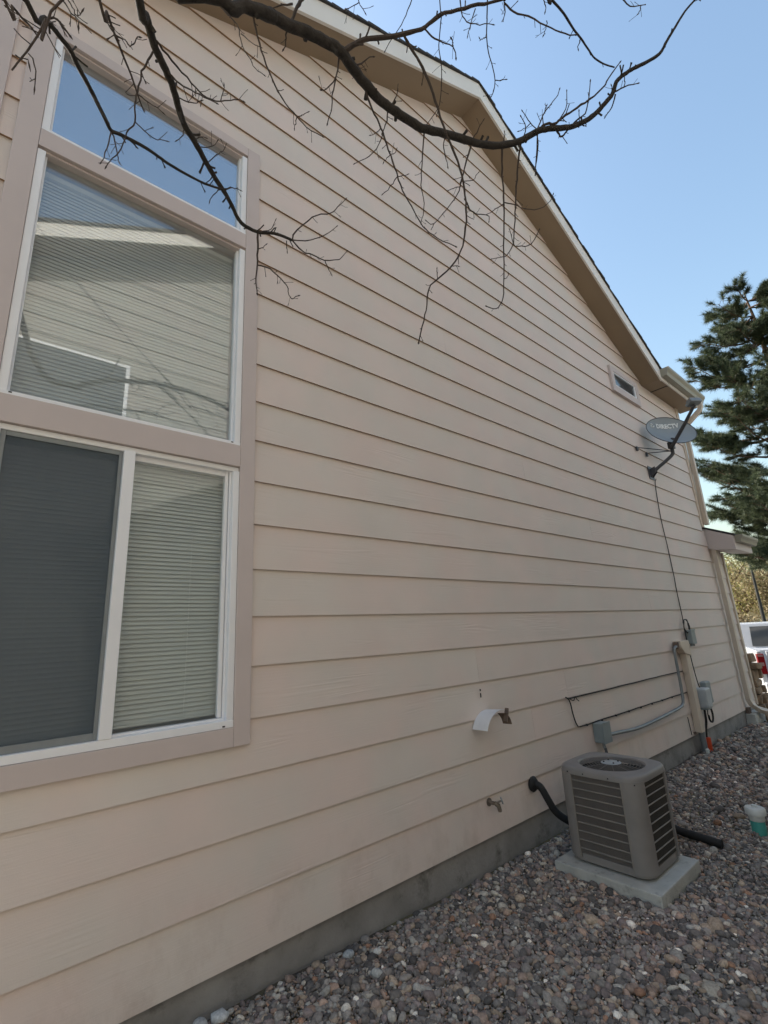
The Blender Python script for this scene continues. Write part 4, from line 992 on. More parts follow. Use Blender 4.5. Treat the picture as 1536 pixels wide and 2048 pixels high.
far = [((42, 7.6, -.5), 7.5, 3.2, 'leaf_spring', 'yellow-green leafing tree left of the dark pole behind the pickup truck'),
       ((48, 10.8, -.5), 8.5, 3.4, 'leaf_green', 'darker green tree partly hidden behind the garage corner'),
       ((40, 4.6, -.5), 6.5, 3.0, 'leaf_tan', 'tan spring tree right of the dark pole behind the pickup truck'),
       ((55, 2.0, -.5), 9.0, 4.0, 'leaf_spring', 'yellow-green tree low behind the pine tree')]
for i, (b_, H_, W_, lf, lab) in enumerate(far): broadleaf(b_, H_, W_, 40+i, lf, 5200, .10, lab)
def hedge(base, W, H, seed, leaf, label):
    G_ = np.random.default_rng(seed); n = 7000; c = G_.normal(0, 1, (n, 3)); c /= np.linalg.norm(c, axis=1)[:, None]; c *= G_.uniform(.55, 1.05, (n, 1))
    c = c*np.array([W*.5, W, H*.55])+np.array([0, 0, H*.45]); c += G_.normal(0, .12, c.shape); c[:, 2] = np.maximum(c[:, 2], .02)
    u = G_.normal(0, 1, (n, 3)); u /= np.linalg.norm(u, axis=1)[:, None]; v = np.cross(u, G_.normal(0, 1, (n, 3))); v /= np.linalg.norm(v, axis=1)[:, None]
    s_ = .09*G_.uniform(.6, 1.3, (n, 1)); V = np.stack([c-u*s_, c+v*s_*.5, c+u*s_, c-v*s_*.5], 1).reshape(-1, 3)
    t = empty('shrub', base, label, 'shrub', 'shrubs across the street')
    fast_mesh('foliage', V, np.arange(len(V)).reshape(-1, 4), leaf, t, loc=base)
    st = MB()
    for k in range(9): a = k*.7; st.tube([base, (base[0]+.3*math.cos(a), base[1]+.6*math.sin(a), base[2]+H*.6)], [.03, .012], 5)
    st.build('stems', 'pine_bark', t)
hedge((37.5, 6.8, -.47), 2.2, 2.1, 1, 'leaf_tan', 'rounded pale shrub below the yellow-green tree behind the pickup truck')
hedge((37.8, 3.2, -.47), 2.2, 1.9, 2, 'leaf_spring', 'yellowish shrub right of the dark pole behind the pickup truck')

# ================================================================ overhanging bare tree
LIMBS={
'A1':[(-0.081,-1.365,2.951,0.0061),(-0.046,-1.334,2.975,0.0061),(-0.017,-1.304,2.991,0.006),(0.01,-1.275,3.004,0.0059),(0.03,-1.243,3.01,0.0058),(0.057,-1.207,3.017,0.0057),(0.087,-1.165,3.022,0.0055),(0.116,-1.127,3.023,0.0054),(0.133,-1.105,3.024,0.0053),(0.159,-1.099,3.036,0.0052),(0.234,-1.079,3.062,0.0048),(0.297,-1.057,3.077,0.0046),(0.364,-1.041,3.092,0.0042),(0.433,-1.031,3.108,0.0039),(0.495,-1.032,3.125,0.0036)],
'A2':[(0.129,-1.397,3.15,0.0109),(0.15,-1.367,3.159,0.0108),(0.175,-1.327,3.167,0.0107),(0.196,-1.294,3.172,0.0105),(0.233,-1.255,3.18,0.0103),(0.268,-1.213,3.184,0.0101),(0.297,-1.167,3.183,0.0098),(0.331,-1.126,3.182,0.0095),(0.374,-1.094,3.183,0.0092),(0.421,-1.056,3.18,0.0088),(0.471,-1.017,3.175,0.0084),(0.52,-0.987,3.169,0.008),(0.564,-0.954,3.16,0.0076),(0.6,-0.926,3.15,0.0072),(0.638,-0.913,3.146,0.0069),(0.697,-0.913,3.154,0.0065),(0.751,-0.927,3.171,0.006),(0.802,-0.932,3.178,0.0056),(0.833,-0.934,3.18,0.0053)],
'B1':[(0.343,-1.366,3.452,0.0191),(0.415,-1.372,3.493,0.0191),(0.512,-1.381,3.54,0.019),(0.502,-1.374,3.548,0.0189),(0.574,-1.375,3.575,0.0188),(0.646,-1.384,3.603,0.0187),(0.724,-1.391,3.627,0.0185),(0.785,-1.391,3.64,0.0184),(0.856,-1.369,3.647,0.0183),(0.933,-1.357,3.653,0.0182),(1.003,-1.346,3.656,0.018),(1.073,-1.35,3.66,0.0178),(1.146,-1.356,3.663,0.0175),(1.226,-1.37,3.665,0.0172),(1.333,-1.411,3.676,0.0165),(1.424,-1.446,3.68,0.016),(1.514,-1.485,3.683,0.0153),(1.592,-1.534,3.691,0.0147),(1.659,-1.597,3.713,0.0138),(1.704,-1.654,3.742,0.013),(1.752,-1.697,3.751,0.0125),(1.816,-1.749,3.757,0.0117),(1.863,-1.803,3.774,0.011),(1.889,-1.849,3.799,0.0104),(1.902,-1.884,3.824,0.0098),(1.913,-1.92,3.853,0.0093),(1.91,-1.945,3.89,0.0087),(1.923,-1.978,3.911,0.0082),(1.946,-2.013,3.925,0.0077),(1.98,-2.061,3.941,0.0071),(2.005,-2.104,3.959,0.0065),(2.009,-2.142,3.997,0.0058),(2.014,-2.178,4.032,0.0052),(2.02,-2.222,4.073,0.0044),(2.033,-2.265,4.104,0.0037),(2.038,-2.295,4.131,0.0032)],
'A4':[(0.042,-1.515,2.874,0.0032),(0.058,-1.497,2.882,0.0031),(0.077,-1.464,2.889,0.0028),(0.093,-1.44,2.894,0.0027),(0.112,-1.412,2.898,0.0024),(0.13,-1.387,2.901,0.0023),(0.151,-1.354,2.902,0.002),(0.166,-1.331,2.902,0.0018),(0.179,-1.314,2.903,0.0016)],
'A0':[(-0.1,-1.497,2.735,0.0028),(-0.089,-1.489,2.743,0.0026),(-0.074,-1.473,2.751,0.0022),(-0.061,-1.463,2.757,0.0019),(-0.046,-1.446,2.763,0.0015)],
'C5':[(1.341,-1.927,3.834,0.0047),(1.384,-1.929,3.834,0.0045),(1.456,-1.936,3.831,0.0042),(1.53,-1.936,3.826,0.0038),(1.581,-1.94,3.82,0.0036),(1.64,-1.942,3.812,0.0033),(1.681,-1.945,3.806,0.0031),(1.73,-1.962,3.8,0.0029),(1.771,-1.983,3.797,0.0026)],
'N1':[(-0.023,-1.751,2.429,0.0018),(-0.027,-1.745,2.417,0.0017),(-0.032,-1.736,2.396,0.0015),(-0.04,-1.725,2.371,0.0013),(-0.048,-1.717,2.35,0.0012),(-0.054,-1.711,2.333,0.0011)],
'T1':[(1.202,-1.772,3.873,0.0025),(1.252,-1.729,3.861,0.0023),(1.29,-1.696,3.85,0.0022),(1.332,-1.671,3.836,0.0021),(1.375,-1.656,3.822,0.002),(1.416,-1.636,3.806,0.0019),(1.44,-1.608,3.795,0.0018),(1.45,-1.576,3.789,0.0018)],
'T2':[(1.034,-1.673,3.811,0.002),(1.065,-1.653,3.802,0.002),(1.088,-1.625,3.794,0.002),(1.108,-1.6,3.786,0.0019),(1.13,-1.575,3.776,0.0019),(1.169,-1.55,3.761,0.0018),(1.206,-1.514,3.743,0.0018),(1.236,-1.478,3.726,0.0017),(1.252,-1.444,3.713,0.0016),(1.252,-1.365,3.697,0.0015)],
}
TWIGS=[
('A1',[(0.133,-1.105,3.024,0.0022),(0.147,-1.092,3.011,0.002),(0.159,-1.069,2.99,0.0017),(0.165,-1.056,2.977,0.0015)]),
('A1',[(0.133,-1.105,3.024,0.0022),(0.125,-1.124,2.93,0.0018),(0.116,-1.142,2.856,0.0014)]),
('A1',[(-0.045,-1.336,2.977,0.0029),(-0.025,-1.344,2.983,0.0025),(-0.013,-1.34,2.98,0.0022),(0.001,-1.333,2.975,0.0018)]),
('N1',[(-0.053,-1.719,2.354,0.0011),(-0.045,-1.719,2.354,0.0009),(-0.037,-1.719,2.355,0.0007)]),
('N1',[(-0.041,-1.723,2.368,0.0012),(-0.033,-1.714,2.361,0.001),(-0.026,-1.695,2.345,0.0007)]),
('A4',[(-0.018,-1.483,2.852,0.0016),(-0.002,-1.474,2.847,0.0013),(0.011,-1.471,2.845,0.0012),(0.016,-1.464,2.84,0.0011)]),
('A4',[(-0.008,-1.488,2.856,0.0014),(0.004,-1.478,2.849,0.0011),(0.011,-1.476,2.848,0.001),(0.015,-1.484,2.853,0.001)]),
('A4',[(0.08,-1.456,2.89,0.0017),(0.101,-1.46,2.891,0.0015),(0.113,-1.457,2.888,0.0014),(0.12,-1.468,2.895,0.0013),(0.125,-1.48,2.903,0.0012)]),
('A4',[(0.058,-1.497,2.882,0.0016),(0.067,-1.482,2.871,0.0015),(0.081,-1.475,2.865,0.0013)]),
('A2',[(0.19,-1.289,3.17,0.0028),(0.181,-1.261,3.144,0.0027),(0.172,-1.24,3.124,0.0026),(0.174,-1.21,3.093,0.0024),(0.173,-1.189,3.071,0.0023),(0.182,-1.163,3.04,0.0021),(0.169,-1.136,3.012,0.0019),(0.162,-1.106,2.978,0.0018),(0.148,-1.084,2.952,0.0016),(0.136,-1.065,2.931,0.0015)]),
('A4',[(0.163,-1.289,2.885,0.0016),(0.188,-1.285,2.878,0.0014),(0.214,-1.283,2.873,0.0012),(0.236,-1.292,2.876,0.0011)]),
('A4',[(0.154,-1.35,2.902,0.0015),(0.18,-1.35,2.899,0.0013),(0.213,-1.351,2.895,0.001)]),
('A2',[(0.187,-1.32,3.169,0.0031),(0.225,-1.303,3.174,0.0029),(0.27,-1.281,3.176,0.0026),(0.316,-1.263,3.178,0.0024),(0.354,-1.255,3.182,0.0022),(0.394,-1.263,3.193,0.002),(0.43,-1.281,3.211,0.0017),(0.452,-1.289,3.219,0.0016)]),
('A2',[(0.393,-1.263,3.193,0.0016),(0.393,-1.28,3.205,0.0013),(0.392,-1.297,3.216,0.0011)]),
('A2',[(0.23,-1.255,3.181,0.0029),(0.259,-1.265,3.153,0.0026),(0.289,-1.281,3.131,0.0022),(0.318,-1.299,3.11,0.0019),(0.356,-1.323,3.082,0.0015)]),
('A2',[(0.279,-1.194,3.185,0.002),(0.312,-1.204,3.186,0.0017),(0.333,-1.212,3.188,0.0014),(0.343,-1.225,3.195,0.0013)]),
('A2',[(0.329,-1.125,3.181,0.002),(0.329,-1.107,3.167,0.0016),(0.319,-1.09,3.156,0.0012)]),
('A2',[(0.366,-1.099,3.184,0.0017),(0.38,-1.112,3.191,0.0014),(0.396,-1.122,3.194,0.0011)]),
('A2',[(0.39,-1.085,3.183,0.0017),(0.422,-1.106,3.192,0.0013),(0.435,-1.124,3.202,0.0011)]),
('A2',[(0.43,-1.051,3.179,0.0019),(0.447,-1.077,3.196,0.0016),(0.46,-1.095,3.207,0.0014),(0.468,-1.117,3.221,0.0011)]),
('A2',[(0.517,-0.993,3.171,0.002),(0.538,-1.013,3.181,0.0017),(0.562,-1.02,3.178,0.0013)]),
('A2',[(0.506,-0.993,3.168,0.002),(0.495,-0.984,3.164,0.0019),(0.485,-0.965,3.151,0.0016),(0.478,-0.946,3.136,0.0014)]),
('A2',[(0.833,-0.934,3.18,0.0034),(0.84,-0.947,3.213,0.0032),(0.872,-0.975,3.262,0.0028),(0.914,-1.002,3.302,0.0025),(0.973,-1.028,3.334,0.0022),(0.996,-1.049,3.363,0.0019),(1.021,-1.075,3.4,0.0016)]),
('A2',[(0.833,-0.934,3.18,0.0028),(0.913,-0.954,3.211,0.0023),(0.966,-0.981,3.247,0.0019),(1.007,-1.014,3.293,0.0015)]),
('A2',[(0.833,-0.934,3.18,0.0034),(0.889,-0.927,3.161,0.003),(0.932,-0.937,3.158,0.0027),(0.985,-0.949,3.153,0.0024),(1.041,-0.981,3.162,0.002),(1.061,-1.014,3.189,0.0017)]),
('A2',[(0.985,-0.949,3.153,0.0022),(1.009,-0.942,3.13,0.0018),(1.03,-0.934,3.11,0.0015)]),
('A2',[(0.688,-0.914,3.153,0.0047),(0.703,-0.882,3.095,0.0039),(0.715,-0.855,3.044,0.0033),(0.725,-0.824,2.984,0.0025),(0.737,-0.811,2.951,0.0021)]),
('A2',[(0.715,-0.855,3.044,0.0031),(0.753,-0.872,3.042,0.0028),(0.796,-0.876,3.024,0.0025),(0.839,-0.874,2.998,0.0022),(0.861,-0.859,2.97,0.0019),(0.876,-0.857,2.959,0.0018),(0.893,-0.877,2.969,0.0016)]),
('A2',[(0.703,-0.884,3.097,0.002),(0.715,-0.895,3.102,0.0017),(0.725,-0.909,3.111,0.0012)]),
('A2',[(0.697,-0.913,3.154,0.0022),(0.732,-0.946,3.168,0.0016),(0.736,-0.972,3.188,0.0012)]),
('A2',[(0.811,-0.925,3.171,0.0021),(0.819,-0.914,3.157,0.0018),(0.827,-0.904,3.144,0.0015)]),
('B1',[(0.789,-1.399,3.642,0.0097),(0.83,-1.443,3.679,0.0092),(0.885,-1.48,3.703,0.0087),(0.966,-1.536,3.735,0.008),(1.024,-1.585,3.762,0.0075),(1.048,-1.616,3.782,0.0071),(1.081,-1.658,3.808,0.0066),(1.139,-1.708,3.829,0.006),(1.198,-1.757,3.847,0.0054),(1.254,-1.809,3.866,0.0048)]),
('B1',[(0.966,-1.538,3.736,0.0051),(1.005,-1.535,3.709,0.005),(1.054,-1.535,3.676,0.0049),(1.101,-1.527,3.639,0.0048),(1.155,-1.512,3.591,0.0047),(1.207,-1.495,3.541,0.0046),(1.242,-1.486,3.506,0.0045),(1.292,-1.478,3.459,0.0044),(1.346,-1.462,3.401,0.0042),(1.386,-1.437,3.347,0.0041),(1.421,-1.408,3.29,0.004),(1.448,-1.37,3.233,0.0039),(1.464,-1.327,3.181,0.0037),(1.456,-1.271,3.139,0.0036),(1.43,-1.206,3.102,0.0034),(1.415,-1.162,3.072,0.0033),(1.431,-1.127,3.017,0.0032),(1.442,-1.09,2.961,0.0031),(1.453,-1.033,2.876,0.0029)]),
('B1',[(1.056,-1.534,3.675,0.0023),(1.081,-1.522,3.657,0.0018),(1.091,-1.505,3.645,0.0015)]),
('B1',[(1.352,-1.455,3.391,0.0025),(1.381,-1.4,3.377,0.0023),(1.392,-1.332,3.369,0.002),(1.394,-1.245,3.361,0.0017),(1.372,-1.224,3.381,0.0015)]),
('B1',[(1.394,-1.245,3.361,0.0021),(1.396,-1.236,3.353,0.0017),(1.396,-1.228,3.348,0.0014)]),
('B1',[(1.357,-1.454,3.385,0.0021),(1.383,-1.487,3.383,0.0016),(1.386,-1.512,3.393,0.0013)]),
('B1',[(1.367,-1.437,3.386,0.0021),(1.353,-1.416,3.386,0.0017),(1.339,-1.394,3.384,0.0013)]),
('B1',[(1.39,-1.432,3.338,0.0032),(1.449,-1.414,3.33,0.0027),(1.496,-1.42,3.329,0.0023),(1.54,-1.441,3.339,0.0019),(1.564,-1.428,3.333,0.0016)]),
('B1',[(1.43,-1.206,3.102,0.0023),(1.42,-1.215,3.117,0.0018),(1.41,-1.223,3.133,0.0014)]),
('B1',[(1.456,-1.271,3.139,0.0023),(1.467,-1.285,3.138,0.0017),(1.475,-1.295,3.137,0.0014)]),
('B1',[(1.236,-1.48,3.508,0.0025),(1.244,-1.46,3.493,0.0022),(1.271,-1.444,3.468,0.0019),(1.296,-1.432,3.445,0.0016)]),
('B1',[(1.03,-1.589,3.763,0.0032),(1.065,-1.596,3.75,0.0029),(1.102,-1.611,3.737,0.0026),(1.142,-1.633,3.724,0.0022),(1.167,-1.624,3.708,0.002)]),
('B1',[(1.142,-1.633,3.724,0.0029),(1.135,-1.638,3.73,0.0024),(1.127,-1.643,3.736,0.0019)]),
('B1',[(0.956,-1.608,3.814,0.0019),(0.965,-1.564,3.795,0.0017),(0.963,-1.521,3.779,0.0015),(0.954,-1.449,3.754,0.0013)]),
('B1',[(0.774,-1.515,3.738,0.0018),(0.781,-1.51,3.734,0.0016),(0.809,-1.503,3.721,0.0012)]),
('B1',[(0.781,-1.51,3.734,0.0018),(0.766,-1.484,3.729,0.0014),(0.75,-1.463,3.725,0.0012)]),
('T2',[(1.091,-1.722,3.803,0.0024),(1.118,-1.706,3.785,0.0022),(1.147,-1.703,3.77,0.002),(1.188,-1.734,3.757,0.0017),(1.219,-1.764,3.749,0.0014)]),
('T2',[(1.149,-1.745,3.781,0.0021),(1.161,-1.71,3.765,0.0017),(1.172,-1.684,3.75,0.0013)]),
('T1',[(1.416,-1.636,3.806,0.0019),(1.432,-1.651,3.801,0.0016),(1.444,-1.667,3.799,0.0013)]),
('T1',[(1.29,-1.696,3.85,0.0018),(1.282,-1.682,3.85,0.0015),(1.278,-1.672,3.849,0.0012)]),
('B1',[(0.585,-1.448,3.614,0.0067),(0.6,-1.384,3.677,0.0059),(0.626,-1.297,3.759,0.0046)]),
('B1',[(0.584,-1.39,3.67,0.0035),(0.566,-1.376,3.668,0.003),(0.523,-1.331,3.658,0.0017)]),
('B1',[(0.57,-1.366,3.573,0.0029),(0.579,-1.343,3.558,0.0023),(0.585,-1.321,3.545,0.0018)]),
('B1',[(0.445,-1.367,3.502,0.0032),(0.466,-1.349,3.474,0.0031),(0.498,-1.328,3.437,0.0028),(0.536,-1.31,3.398,0.0026),(0.571,-1.299,3.365,0.0024),(0.604,-1.293,3.338,0.0022),(0.648,-1.296,3.31,0.002),(0.684,-1.302,3.288,0.0018),(0.735,-1.322,3.264,0.0016)]),
('B1',[(0.648,-1.296,3.31,0.0018),(0.66,-1.31,3.314,0.0014),(0.671,-1.324,3.318,0.0011)]),
('B1',[(0.648,-1.296,3.31,0.0018),(0.651,-1.285,3.302,0.0015),(0.653,-1.274,3.293,0.0011)]),
('B1',[(0.343,-1.353,3.445,0.0018),(0.375,-1.369,3.399,0.0017),(0.396,-1.379,3.366,0.0016),(0.405,-1.375,3.33,0.0015),(0.429,-1.38,3.274,0.0013),(0.451,-1.389,3.234,0.0012),(0.47,-1.404,3.21,0.0011)]),
('B1',[(0.403,-1.38,3.347,0.0015),(0.426,-1.413,3.285,0.0011),(0.441,-1.437,3.252,0.0009)]),
('B1',[(0.785,-1.373,3.638,0.0034),(0.785,-1.35,3.572,0.0027),(0.76,-1.319,3.516,0.002),(0.742,-1.314,3.505,0.0019)]),
('B1',[(0.785,-1.35,3.572,0.0028),(0.799,-1.303,3.541,0.0023),(0.816,-1.269,3.515,0.0019),(0.818,-1.237,3.496,0.0016)]),
('B1',[(0.797,-1.399,3.64,0.0043),(0.863,-1.385,3.665,0.0031),(0.896,-1.407,3.702,0.0022),(0.914,-1.416,3.718,0.0018)]),
('B1',[(0.863,-1.385,3.665,0.0025),(0.872,-1.38,3.659,0.002),(0.88,-1.375,3.653,0.0015)]),
('B1',[(0.924,-1.353,3.649,0.0042),(0.957,-1.336,3.616,0.004),(1.004,-1.325,3.575,0.0038),(1.041,-1.316,3.542,0.0037),(1.083,-1.3,3.498,0.0035),(1.127,-1.284,3.452,0.0033),(1.17,-1.268,3.403,0.0031),(1.218,-1.262,3.357,0.0029),(1.274,-1.259,3.301,0.0026),(1.314,-1.263,3.264,0.0025),(1.363,-1.284,3.229,0.0023),(1.425,-1.327,3.19,0.002)]),
('B1',[(1.041,-1.316,3.542,0.0023),(1.047,-1.281,3.52,0.002),(1.034,-1.23,3.497,0.0017),(1.0,-1.179,3.484,0.0014)]),
('B1',[(1.029,-1.318,3.552,0.0018),(1.02,-1.297,3.545,0.0015),(1.009,-1.278,3.54,0.0012)]),
('B1',[(1.048,-1.345,3.66,0.0031),(1.07,-1.314,3.633,0.0026),(1.077,-1.279,3.611,0.0021)]),
('B1',[(1.093,-1.293,3.486,0.0019),(1.102,-1.308,3.489,0.0016),(1.107,-1.322,3.494,0.0013)]),
('B1',[(1.094,-1.297,3.487,0.0019),(1.089,-1.279,3.479,0.0015),(1.086,-1.263,3.473,0.0013)]),
('B1',[(1.148,-1.276,3.427,0.0019),(1.162,-1.292,3.428,0.0016),(1.173,-1.305,3.429,0.0013)]),
('B1',[(1.148,-1.276,3.427,0.0021),(1.142,-1.236,3.407,0.0017),(1.128,-1.2,3.393,0.0013)]),
('B1',[(1.241,-1.371,3.665,0.0033),(1.26,-1.336,3.611,0.003),(1.28,-1.304,3.558,0.0027),(1.304,-1.27,3.496,0.0024),(1.335,-1.248,3.436,0.0021),(1.347,-1.226,3.397,0.0019),(1.35,-1.207,3.37,0.0017)]),
('B1',[(1.461,-1.461,3.682,0.0045),(1.455,-1.422,3.608,0.0037),(1.452,-1.395,3.553,0.0031),(1.451,-1.38,3.52,0.0027)]),
('B1',[(1.457,-1.465,3.687,0.0029),(1.453,-1.504,3.706,0.0021),(1.449,-1.531,3.719,0.0016)]),
('B1',[(1.589,-1.529,3.691,0.0046),(1.63,-1.49,3.627,0.0044),(1.669,-1.461,3.567,0.0041),(1.699,-1.435,3.517,0.0039),(1.756,-1.379,3.412,0.0035),(1.807,-1.327,3.306,0.0031),(1.847,-1.285,3.216,0.0028),(1.864,-1.253,3.163,0.0026),(1.857,-1.218,3.136,0.0025),(1.822,-1.191,3.148,0.0023)]),
('B1',[(1.699,-1.435,3.517,0.0026),(1.742,-1.461,3.517,0.0025),(1.802,-1.485,3.507,0.0022),(1.858,-1.525,3.508,0.002),(1.887,-1.571,3.535,0.0017),(1.889,-1.588,3.557,0.0016)]),
('B1',[(1.7,-1.432,3.515,0.0024),(1.688,-1.396,3.508,0.0019),(1.674,-1.359,3.501,0.0015)]),
('B1',[(1.834,-1.299,3.246,0.0023),(1.839,-1.314,3.25,0.0019),(1.839,-1.327,3.259,0.0015)]),
('B1',[(1.588,-1.532,3.693,0.0028),(1.58,-1.548,3.705,0.0022),(1.571,-1.562,3.718,0.0016)]),
('B1',[(1.655,-1.593,3.714,0.0046),(1.683,-1.549,3.657,0.0042),(1.712,-1.51,3.598,0.0039),(1.743,-1.474,3.536,0.0035),(1.779,-1.436,3.463,0.0031),(1.815,-1.39,3.38,0.0026),(1.839,-1.416,3.361,0.0024),(1.858,-1.458,3.353,0.0022),(1.843,-1.515,3.379,0.0018)]),
('B1',[(1.815,-1.39,3.38,0.0027),(1.816,-1.338,3.35,0.0022),(1.779,-1.282,3.353,0.0016)]),
('B1',[(1.815,-1.39,3.38,0.0022),(1.794,-1.397,3.404,0.0018),(1.773,-1.403,3.427,0.0015)]),
('B1',[(1.704,-1.646,3.733,0.0028),(1.737,-1.62,3.698,0.0024),(1.788,-1.567,3.635,0.0018)]),
('B1',[(1.065,-1.353,3.661,0.0031),(1.062,-1.383,3.677,0.0022),(1.058,-1.4,3.687,0.0016)]),
('B1',[(1.704,-1.654,3.742,0.0063),(1.719,-1.688,3.76,0.0059),(1.752,-1.718,3.761,0.0055),(1.771,-1.758,3.78,0.005),(1.797,-1.804,3.798,0.0045),(1.821,-1.85,3.815,0.004),(1.845,-1.905,3.841,0.0033),(1.847,-1.935,3.866,0.0029),(1.855,-1.985,3.901,0.0022)]),
('B1',[(1.765,-1.709,3.756,0.0046),(1.797,-1.704,3.743,0.0044),(1.812,-1.709,3.738,0.0042),(1.821,-1.735,3.753,0.0039),(1.83,-1.773,3.778,0.0034),(1.848,-1.814,3.796,0.003),(1.838,-1.839,3.831,0.0025),(1.816,-1.872,3.889,0.0018)]),
('B1',[(1.696,-1.648,3.739,0.0032),(1.7,-1.684,3.789,0.0027),(1.709,-1.714,3.822,0.0023),(1.724,-1.749,3.855,0.0019),(1.728,-1.77,3.881,0.0016)]),
('B1',[(1.706,-1.704,3.813,0.0023),(1.708,-1.694,3.808,0.0021),(1.696,-1.714,3.823,0.0016)]),
('B1',[(1.756,-1.731,3.768,0.0027),(1.776,-1.761,3.816,0.0023),(1.775,-1.783,3.897,0.0016)]),
('B1',[(1.659,-1.597,3.713,0.0028),(1.64,-1.629,3.739,0.0021),(1.607,-1.634,3.764,0.0016)]),
('B1',[(1.696,-1.65,3.746,0.0025),(1.664,-1.643,3.768,0.0021),(1.616,-1.639,3.801,0.0015)]),
('B1',[(1.664,-1.643,3.768,0.0023),(1.661,-1.618,3.762,0.0019),(1.649,-1.591,3.761,0.0015)]),
('B1',[(1.915,-1.924,3.856,0.0041),(1.928,-1.965,3.854,0.0029),(1.951,-2.009,3.842,0.0018)]),
('B1',[(1.928,-1.965,3.854,0.0022),(1.918,-1.974,3.864,0.0019),(1.908,-1.978,3.873,0.0016)]),
('B1',[(1.923,-1.928,3.85,0.0034),(1.945,-1.896,3.825,0.0025),(1.951,-1.863,3.813,0.0019)]),
('B1',[(1.914,-1.922,3.857,0.0023),(1.902,-1.924,3.867,0.0019),(1.895,-1.927,3.874,0.0016)]),
('B1',[(1.853,-1.777,3.758,0.0023),(1.835,-1.79,3.776,0.0019),(1.819,-1.801,3.792,0.0016)]),
('B1',[(1.865,-1.806,3.773,0.0028),(1.874,-1.8,3.763,0.0021),(1.873,-1.794,3.763,0.0018)]),
('B1',[(1.7,-1.646,3.736,0.0028),(1.73,-1.63,3.706,0.0025),(1.761,-1.597,3.669,0.002),(1.789,-1.568,3.635,0.0017)]),
('C5',[(1.258,-1.805,3.853,0.0034),(1.297,-1.815,3.834,0.0033),(1.346,-1.849,3.814,0.003),(1.406,-1.883,3.785,0.0027),(1.453,-1.91,3.761,0.0024),(1.497,-1.947,3.74,0.0021)]),
('B1',[(1.257,-1.807,3.864,0.0023),(1.331,-1.768,3.939,0.002),(1.388,-1.727,4.005,0.0017)]),
('C5',[(1.355,-1.91,3.833,0.0021),(1.367,-1.907,3.825,0.0018),(1.384,-1.902,3.814,0.0015)]),
('C5',[(1.591,-2.101,3.828,0.0025),(1.669,-2.105,3.875,0.0021),(1.768,-2.135,3.952,0.0015)]),
('C5',[(1.742,-2.126,3.928,0.002),(1.812,-2.108,4.005,0.0018),(1.871,-2.087,4.078,0.0015)]),
('C5',[(1.399,-1.889,3.791,0.0019),(1.412,-1.876,3.78,0.0016),(1.42,-1.864,3.772,0.0014)]),
('C5',[(1.579,-1.937,3.821,0.0022),(1.586,-1.927,3.815,0.0019),(1.593,-1.917,3.808,0.0015)]),
]

def bare_tree():
    t = empty('bare_tree', (-2.7, -3.1, -.12), 'leafless tree reaching dark twiggy branches across the top of the view', 'tree')
    fork = (-2.3, -3.0, 2.6)
    MB().tube(smooth_path([(-2.7, -3.1, -.15), (-2.66, -3.09, .25), (-2.55, -3.05, 1.2), (-2.38, -3.02, 2.6), (-2.1, -2.95, 4.65)], 4), [.17]*2+[.14]*4+[.125]*4+[.11]*4+[.095]*3, 14).build('trunk', 'bark_dark', t, smooth=True)
    limbs = {}; g = random.Random(2)
    def spurs(mb, path, dens, seed):
        q = random.Random(seed)
        for i in range(2, len(path)-1):
            if q.random() > dens: continue
            p = Vector(path[i][:3]); d = (Vector(path[i+1][:3])-Vector(path[i-1][:3])).normalized()
            s = Vector((q.uniform(-1, 1), q.uniform(-1, 1), q.uniform(-1, 1))); s = (s-d*s.dot(d)).normalized()
            dr = (d*q.uniform(.3, .9)+s).normalized(); l = q.uniform(.012, .045); r_ = max(path[i][3]*.45, .0009)
            mb.tube([p, p+dr*l*.6, p+dr*l+Vector((0, 0, q.uniform(-.004, .008)))], [r_, r_*.8, r_*.9], 5)
            if q.random() < .5:
                e = p+dr*l*.6; mb.tube([e, e+(s+d*.4)*l*.35], [r_*.8, r_*.6], 4)
    for k, pts in LIMBS.items():
        p0 = pts[0]; r0 = p0[3]; tn = (Vector(pts[0][:3])-Vector(pts[1][:3])).normalized()
        m = Vector(p0[:3])+tn*.28+Vector((-.02, -.08, .34)); m2 = Vector((-.55, -2.6, 5.9))+Vector((g.uniform(-.15, .15), g.uniform(-.15, .15), g.uniform(-.1, .1)))
        full = [(-2.1, -2.95, 4.6, r0*1.5), (-1.5, -2.8, 5.6, r0*1.4), (*m2, r0*1.25), (*m, r0*1.1)] + list(pts)
        path = smooth_path(full, 4)
        # slight unevenness, as bark and old nodes give
        path = [(p[0]+g.gauss(0, p[3]*.05), p[1]+g.gauss(0, p[3]*.05), p[2]+g.gauss(0, p[3]*.05), max(p[3]*(1+g.uniform(-.04, .05)), .0008)) for p in path]
        mb = MB().tube([p[:3] for p in path], [p[3] for p in path], 10)
        spurs(mb, path[16:], .30, hash(k) % 97 if False else len(k)+ord(k[0])+ord(k[1]))
        limbs[k] = mb.build('limb', 'bark_dark' if r0 > .004 else 'bark_twig', t, smooth=True)
    for i, (k, pts) in enumerate(TWIGS):
        path = smooth_path(pts, 3)
        path = [(p[0]+g.gauss(0, .0012), p[1]+g.gauss(0, .0012), p[2]+g.gauss(0, .0012), max(p[3]*(1+g.uniform(-.1, .12)), .0007)) for p in path]
        mb = MB().tube([p[:3] for p in path], [p[3] for p in path], 7)
        spurs(mb, path, .42, 100+i)
        e = path[-1]; mb.lathe([(e[3], 0), (e[3]*1.7, .004), (e[3]*.4, .011)], e[:3], 6, Vector(e[:3])-Vector(path[-2][:3]))
        mb.build('twig', 'bark_twig', limbs[k], smooth=True)
bare_tree()

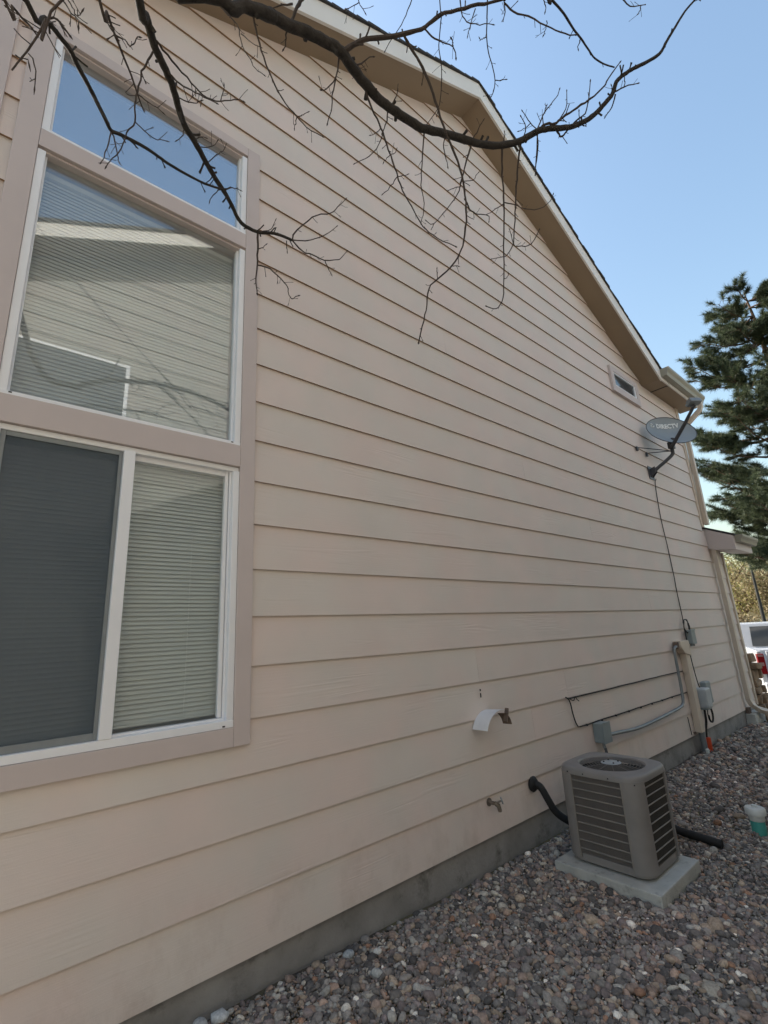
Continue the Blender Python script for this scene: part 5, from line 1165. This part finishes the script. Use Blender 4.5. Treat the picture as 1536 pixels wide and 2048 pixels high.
# ================================================================ neighbouring house behind the viewer (seen in the glass)
def neighbour():
    Y = -4.15; nx, nz, sl = 4.0, 8.45, .49
    t = empty('neighbour_house', (4, Y-3, 0), 'tan lap-sided neighbouring house mirrored in the tall window glass', 'house')
    gzv = lambda x: nz-sl*abs(x-nx)
    xa, xb = -3.6, 11.6
    wl = MB().prism([(xa, -.3), (xb, -.3), (xb, gzv(xb)), (nx, nz), (xa, gzv(xa))], Y-8, Y-.03).build('wall', 'sheathing', t)
    z = -.05
    while z < nz-.05:
        p = [(xa, z), (xb, z), (xb, z+.268), (xa, z+.268)]; p = clip_poly(p, -sl, 1, nz-sl*nx); p = clip_poly(p, sl, 1, nz+sl*nx)
        if len(p) >= 3:
            n = len(p); out = [(x, Y-.013*(q-z)/.25, q) for x, q in p]; inn = [(x, y-.01, q) for x, y, q in out]
            MB().add(out+inn, [tuple(range(n)), tuple(range(2*n-1, n-1, -1))]+[(i, i+n, (i+1) % n+n, (i+1) % n) for i in range(n)]).build('siding_board', 'neighbour_siding', wl)
        z += .25
    def sp(x0, x1, d0, d1): return [(x0, gzv(x0)+d0), (x1, gzv(x1)+d0), (x1, gzv(x1)+d1), (x0, gzv(x0)+d1)]
    for x0, x1 in ((xa-.35, nx), (nx, xb+.35)):
        MB().prism(sp(x0, x1, 0, .02), Y, Y+.42).build('soffit', 'soffit', t)
        MB().prism(sp(x0, x1, -.01, .2), Y+.42, Y+.445).build('rake_fascia', 'fascia', t)
        MB().prism(sp(x0, x1, .2, .24), Y-8, Y+.47).build('roof', 'shingle', t)
    for x0, x1, z0, z1 in ((-.35, 1.2, 4.25, 5.3), (3.2, 4.6, 1.0, 2.3), (7.2, 8.6, 4.0, 5.2)):
        wn = MB().box(x0, x1, Y-.02, Y+.012, z0, z1).build('window', 'truck_glass', t)
        for q in ((x0-.03, x0+.015, z0-.03, z1+.03), (x1-.015, x1+.03, z0-.03, z1+.03), (x0+.015, x1-.015, z0-.03, z0+.012), (x0+.015, x1-.015, z1-.012, z1+.02)): MB().box(q[0], q[1], Y-.01, Y+.03, q[2], q[3]).build('frame', 'vinyl', wn)
neighbour()
